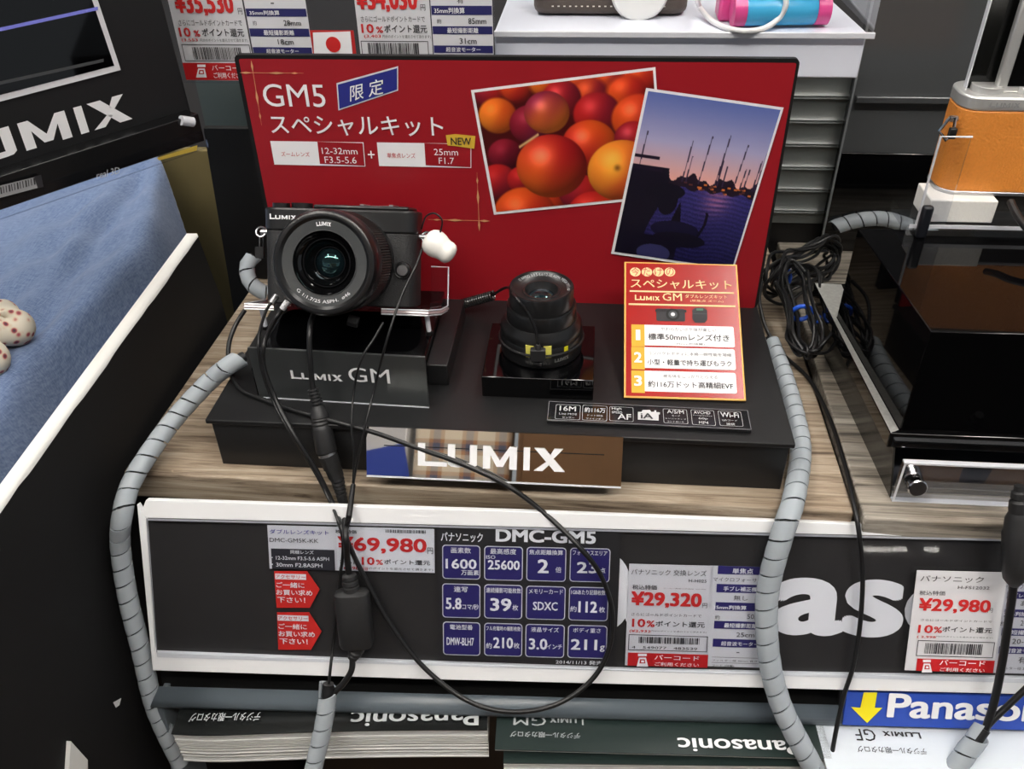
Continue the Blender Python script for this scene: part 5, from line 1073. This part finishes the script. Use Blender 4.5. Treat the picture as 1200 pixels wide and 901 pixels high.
a = MB(); b_ = ctr[0].lerp(ctr[1], .1)+Vector((0, .012, .012)); a.box(b_.x-.012, b_.x+.02, b_.y, b_.y+.02, zt_+.0005, b_.z+.004, PNK); o = a.build('pink_box', bevel=.002); tag(o, 'small pink box behind the blue battery\'s pink end', 'box')

# ------------------------------------------------------------------ glossy plinth with the orange camera
gp = thing('glossy_plinth', 'glossy black acrylic plinth on a clear base carrying the orange camera', 'plinth', (.46, .06, 0))
def quadbox(x0f, x0b, x1, yf, yb, z0, z1, mt, name, par, bv=.0006):
    a = MB(); a.hexa([(x0f, yf, z0), (x1, yf, z0), (x1, yb, z0), (x0b, yb, z0)], [(x0f, yf, z1), (x1, yf, z1), (x1, yb, z1), (x0b, yb, z1)], mt); return a.build(name, par, bv)
quadbox(.3812, .3725, .72, .0065, .172, .0300, .0400, mat('plinth_black', (10, 10, 11), .06, spec=.6), 'base_plate', gp)
quadbox(.3868, .3780, .66, .0095, .126, .0401, .1035, mat('plinth_gloss', (5, 5, 6), .04, spec=.14), 'box', gp)
DUST_GLARE = mat('dust_and_reflection_grey', (150, 150, 146), .3, var=.35, bscale=420)  # dust and the ceiling's reflection on the black plate, both put into this grey
a = MB(); a.add([(.3814, .0068, .0402), (.3864, .0096, .0402), (.3777, .1262, .0402), (.3905, .1262, .0402), (.3905, .170, .0402), (.3727, .171, .0402)], [(0, 1, 2, 5), (2, 3, 4, 5)], DUST_GLARE); a.build('dusty_reflection_margin', gp)
a = MB(); a.box(.3884, .72, -.0042, -.0012, .0003, .0285, ACRY); fp = a.build('clear_front', gp)
a = MB(); a.box(.3884, .72, -.0045, -.0012, .0277, .0288, ACRE); a.box(.3884, .72, -.0045, -.0012, .0003, .0010, ACRE); a.add([(.3884, -.0043, .001), (.3896, -.0043, .001), (.3896, -.0043, .028), (.3884, -.0043, .028)], [(0, 1, 2, 3)], ACRE); a.build('front_edge', fp)
a = MB(); a.hexa([(.3880, -.001, .0003), (.3890, -.001, .0003), (.3800, .170, .0003), (.3790, .170, .0003)], [(.3850, .006, .0300), (.3860, .006, .0300), (.3760, .170, .0300), (.3750, .170, .0300)], mat('smoked_side', (44, 42, 38), .2)); a.build('side_panel', gp)
a = MB(); a.box(.39, .71, .004, .168, .0003, .004, mat('under_tray_grey', (58, 60, 66), .35)); a.build('under_tray', gp, .0005)
s0, s1 = ony(1070, 552, .004), ony(1079, 574, -.0015)
a = MB(); A_, B_ = ony(1065, 555, .006), ony(1076, 573, -.009); a.tube([A_, A_.lerp(B_, .4), A_.lerp(B_, .42), A_.lerp(B_, .46), A_.lerp(B_, .48), B_.lerp(A_, .04), B_], [.0052, .0052, .0046, .0046, .0052, .0052, .0046], CHROME, 28); a.build('standoff', gp)
# clear cradle, foam, camera
oc0 = ony(1106, 234, .122); Fz = .1225; 
a = MB(); a.box(.4045, .50, .118, .155, .1036, .1108, ACRY); cz = thing('camera_cradle', 'clear acrylic cradle with tall side pane beside the orange camera', 'cradle', (.42, .135, .1036)); a.build('tray', cz)
a = MB(); q0, q1, q2, q3 = ony(1074, 263, .118), ony(1086, 263, .118), ony(1090, 162, .118), ony(1079, 160, .118)
a.box(q0.x, q0.x+.017, .1190, .1205, .1109, q3.z, ACRY); a.build('side_pane', cz); a = MB(); a.tube([Vector((q0.x, .1185, .1109)), Vector((q0.x, .1185, q3.z)), Vector((q0.x+.017, .1185, q3.z))], .0007, ACRE, 6); a.tube([Vector((q0.x+.012, .1125, .108)), Vector((q0.x+.024, .1128, .150))], .0007, ACRE, 6) if False else None; a.build('pane_edge', cz)
a = MB(); a.box(.4045, .50, .1175, .1180, .1085, .1108, ACRE); a.build('tray_edge', cz)
f0, f1 = ony(1085, 257, .121), ony(1171, 236, .121)
a = MB(); a.box(f0.x, f1.x, .121, .147, .1109, f1.z, mat('foam_block_white', (236, 234, 228), .85, bump=.4, bscale=600)); o = a.build('foam_block', bevel=.0008); tag(o, 'white foam block propping up the orange leather camera', 'foam block')
a = MB(); k0 = ony(1075, 262, .117); k1 = ony(1094, 240, .117); a.box(k0.x, k1.x, .113, .1180, .1036, k1.z, mat('black_putty', (22, 24, 30), .4)); o = a.build('black_clamp', bevel=.0015); tag(o, 'small black clamp beside the white foam block', 'clamp')
zb_, zt2, ztop = f1.z, ony(1118, 131, .128).z, ony(1118, 106, .128).z; xl2 = ony(1107, 200, .128).x
OC = thing('leather_camera', 'orange leather and silver compact camera on the white foam block', 'camera', (xl2+.055, .14, zb_)); OF = Frame((xl2+.0555, .128, 0), (1, -.03, 0), (0, 1, 0))
ORL = mat('orange_leather', (224, 140, 58), .4, bump=.7, bscale=700, var=.12)
a = MB(); a.prism(OF, plan(.110, 0, .032, .011), zb_+.0022, zt2, ORL); a.build('body', OC, .0008)
a = MB(); a.prism(OF, plan(.1105, -.0003, .0323, .0112), zb_, zb_+.0024, STEEL); a.build('bottom_plate', OC, .0005)
SILV = mat('satin_silver', (206, 206, 204), .35, metal=.6)
a = MB(); a.prism(OF, plan(.1105, -.0003, .0323, .0112), zt2, ztop-.004, SILV); tpl = a.build('top_plate', OC, .0012)
S = Sign(Frame(OF.pt(0, -.0008, 0), OF.x, (0, 0, 1)), 900, 0, .25); S.t('', 1042, 480, 1178, 503, mat('engraved_grey', (150, 150, 150), .4), vf=lumix()); S.done(tpl)
for x, r in ((-.040, .0085), (-.018, .0085)):
    a = MB(); n = 48; a.prism(OF, [(x+r*(1+.03*(k % 2))*math.cos(2*math.pi*k/n), .013+r*(1+.03*(k % 2))*math.sin(2*math.pi*k/n)) for k in range(n)], ztop-.004, ztop-.0005, SILV); a.build('dial', OC, .0002)
scx = ony(1163, 104, .138).x; zs = ztop-.004
a = MB(); a.box(scx+.0015, scx+.078, .137, .142, zs, zs+.062, SILV); fs2 = a.build('flip_screen', OC, .001); a = MB(); a.box(scx+.007, scx+.072, .1365, .137, zs+.004, zs+.057, GLOSS); a.build('screen_glass', fs2)
xb = ony(1132, 104, .146).x
a = MB(); a.box(xb, scx+.012, .146, .149, zs-.02, zs+.075, mat('dark_glass_sheet', (12, 13, 12), .1)); a.box(xb-.0006, xb+.0002, .1455, .149, zs-.02, zs+.075, ACRE); o = a.build('dark_sheet'); tag(o, 'narrow dark glossy sheet standing behind the orange camera\'s flipped screen', 'sheet')
lc = ony(1112, 150, .127); a = MB(); a.tube([lc+Vector((-.001, 0, .006)), lc+Vector((-.0055, -.002, -.001)), lc+Vector((-.001, -.003, -.006)), lc+Vector((.0022, -.002, -.003)), lc+Vector((.002, 0, .006)), lc+Vector((-.001, 0, .006))], .0009, CHROME, 8); a.tube([lc+Vector((.004, .004, .004)), lc+Vector((-.0, .001, .005))], .0018, STEEL, 10); lug = a.build('strap_ring', OC)
a = MB(); a.box(lc.x-.0005, lc.x+.0035, lc.y-.0045, lc.y-.001, lc.z-.005, lc.z+.001, RUBBER); a.build('ring_cover', lug, .0006)
cable('camera_tether', 'thick black tether leaving the orange camera\'s underside', [('y', 1184, 236, .118), ('y', 1192, 252, .108), ('y', 1206, 270, .095), ('y', 1225, 285, .085)], .0022)
# dark mirror panels behind
dp = thing('mirror_panel', 'tall dark glossy panel behind the orange camera, black below and grey above', 'panel', (.5, .315, 0)); DF = Frame((0, .30, 0), (1, 0, 0), (0, 0, 1))
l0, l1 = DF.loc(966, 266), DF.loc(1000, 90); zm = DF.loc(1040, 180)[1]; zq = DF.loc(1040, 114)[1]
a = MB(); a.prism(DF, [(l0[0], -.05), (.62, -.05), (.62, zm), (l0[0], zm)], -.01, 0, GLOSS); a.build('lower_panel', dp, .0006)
a = MB(); a.prism(DF, [(l0[0], zm), (.62, zm), (.62, .36), (l0[0]-.001, .36)], -.01, 0, mat('painted_reflection_grey', (74, 76, 77), .08, spec=.6)); a.build('upper_panel', dp, .0006)  # grey base colour stands in for what the glossy upper half mirrors
a = MB(); a.prism(DF, [(l0[0]-.001, -.05), (l0[0]+.0006, -.05), (l0[0]+.0006, .36), (l0[0]-.001, .36)], .0002, .0015, mat('panel_rim', (120, 124, 126), .2)); a.build('rim', dp)
a = MB(); a.prism(DF, [(l0[0]+.002, zq-.003), (.62, zq-.003), (.62, zq+.002), (l0[0]+.002, zq+.002)], .0002, .006, mat('reflected_line_grey', (92, 94, 96), .25, metal=.5)); a.build('reflected_shelf_line', dp, .0008)  # bar added to draw the line of a shelf reflected in the panel

# ------------------------------------------------------------------ across the aisle: counter with lights, and objects added for the plate to reflect
BG = mat('handle_canvas', (150, 120, 96), .8); PLA = bpy.data.materials.new('plaid_cloth'); PLA.use_nodes = True
_n, _l = PLA.node_tree.nodes, PLA.node_tree.links; _b = _n['Principled BSDF']; _b.inputs['Roughness'].default_value = .85; _tc = _n.new('ShaderNodeTexCoord'); _s = _n.new('ShaderNodeSeparateXYZ'); _l.new(_tc.outputs['Object'], _s.inputs[0]); _c = []
for ax_i, sc_f in ((0, 95), (2, 95)):
    m_ = _n.new('ShaderNodeMath'); m_.operation = 'MULTIPLY'; m_.inputs[1].default_value = sc_f; s_ = _n.new('ShaderNodeMath'); s_.operation = 'SINE'; r_ = _n.new('ShaderNodeValToRGB'); r_.color_ramp.interpolation = 'CONSTANT'
    e = r_.color_ramp.elements; e[0].color = (*sl((226, 214, 194)), 1); e[1].position = .55; e[1].color = (*sl((176, 128, 92)), 1); k_ = e.new(.88); k_.color = (*sl((86, 92, 116)), 1)
    q_ = _n.new('ShaderNodeMath'); q_.operation = 'MULTIPLY_ADD'; q_.inputs[1].default_value = .5; q_.inputs[2].default_value = .5
    _l.new(_s.outputs[ax_i], m_.inputs[0]); _l.new(m_.outputs[0], s_.inputs[0]); _l.new(s_.outputs[0], q_.inputs[0]); _l.new(q_.outputs[0], r_.inputs[0]); _c.append(r_)
_m = _n.new('ShaderNodeMix'); _m.data_type = 'RGBA'; _m.inputs[0].default_value = .5; _l.new(_c[0].outputs[0], _m.inputs[6]); _l.new(_c[1].outputs[0], _m.inputs[7]); _l.new(_m.outputs[2], _b.inputs['Base Color'])
OC_Z, OC_Y = .04, -1.12                              # the counter across the aisle
ga = thing('aisle_counter', 'grey shop counter across the aisle with small round lights along its front', 'counter', (0, -1.4, FLOOR))
a = MB(); a.box(-1.6, 2.2, -1.62, OC_Y, FLOOR, OC_Z, mat('gondola_grey', (74, 73, 72), .6)); a.build('carcass', ga, .004)
a = MB(); a.box(-1.62, 2.22, -1.64, OC_Y+.01, OC_Z, OC_Z+.02, WOODG); a.build('top_board', ga, .003)
zt_ = OC_Z+.0205
tb_ = thing('plaid_stand_in', 'brown and cream plaid shopping bag mirrored in the logo plate', 'bag', (-.02, -1.24, zt_))  # unseen bag shape, added to put a plaid shirt's reflection in the plate
a = MB(); a.hexa([(-.11, -1.32, zt_), (.076, -1.32, zt_), (.076, -1.20, zt_), (-.11, -1.20, zt_)], [(-.12, -1.29, zt_+.42), (.084, -1.29, zt_+.42), (.084, -1.23, zt_+.42), (-.12, -1.23, zt_+.42)], PLA); a.build('plaid_body', tb_, .01, seg=3)
for y in (-1.23, -1.29):
    a = MB(); a.tube(spline([Vector((-.08, y, zt_+.41)), Vector((-.07, y, zt_+.50)), Vector((-.02, y, zt_+.54)), Vector((.03, y, zt_+.50)), Vector((.04, y, zt_+.41))], 6), .006, BG, 10); a.build('handle', tb_)
wc_ = thing('reflection_cabinet', 'plain brown wooden cabinet box mirrored under the last logo letter', 'box', (.33, -1.3, zt_))  # unseen cabinet, added to give the plate its brown reflection
BRW = mat('brown_lacquer', (120, 86, 54), .5, var=.15, bscale=20)
a = MB(); a.box(.095, .75, -1.45, -1.19, zt_, zt_+.5, BRW); a.build('carcass', wc_, .003); a = MB(); a.box(.105, .74, -1.189, -1.183, zt_+.01, zt_+.49, BRW); cdr = a.build('door', wc_, .002); a = MB(); a.tube([Vector((.69, -1.170, zt_+.2)), Vector((.69, -1.170, zt_+.3))], .005, STEEL, 10); a.build('handle', cdr)
ct_ = thing('carton', 'white carton with a slanting blue band mirrored at the logo plate\'s end', 'carton', (-.33, -1.27, zt_))  # unseen carton, added only for the white and blue part of the reflection
a = MB(); a.box(-.52, -.128, -1.34, -1.20, zt_, zt_+.38, PAPER); cb_ = a.build('box', ct_, .003); QF = Frame((-.27, -1.1995, zt_+.15), (1, 0, .25), (-.25, 0, 1)); a = MB(); a.prism(QF, [(-.15, -.05), (.15, -.05), (.15, .03), (-.15, .03)], 0, .001, mat('carton_blue', (52, 76, 176), .5)) if QF.n.y > 0 else a.prism(Frame(QF.o, -QF.x, QF.y), [(-.15, -.05), (.15, -.05), (.15, .03), (-.15, .03)], 0, .001, mat('carton_blue', (52, 76, 176), .5)); a.build('blue_band', cb_)
LED = mat('led_white', (255, 250, 240), .5, emit=22)
def led(x, z, r=.0045):
    a = MB(); a.lathe([(.0001, .004), (r*.7, .003), (r, 0)], LED, lambda p: Vector((x, OC_Y+.0005, z))+Vector((p[0], -p[1], p[2])), axis='y', seg=14); a.build('led', ga, recalc=True)
for px_, py_ in [(1006+6*k, 644) for k in range(10)]+[(1086+5.5*k, 644) for k in range(3)]+[(222, 701), (281, 700), (297, 702)]:
    q = RF.px(px_, py_, .0025); d = (q-CAM).normalized(); r_ = d-RF.n*(2*d.dot(RF.n)); q2 = q+r_*((OC_Y-q.y)/r_.y); led(q2.x, min(q2.z, OC_Z-.012), .0045 if px_ > 900 else .012)

bpy.data.objects.remove(fo); bpy.data.curves.remove(fc)
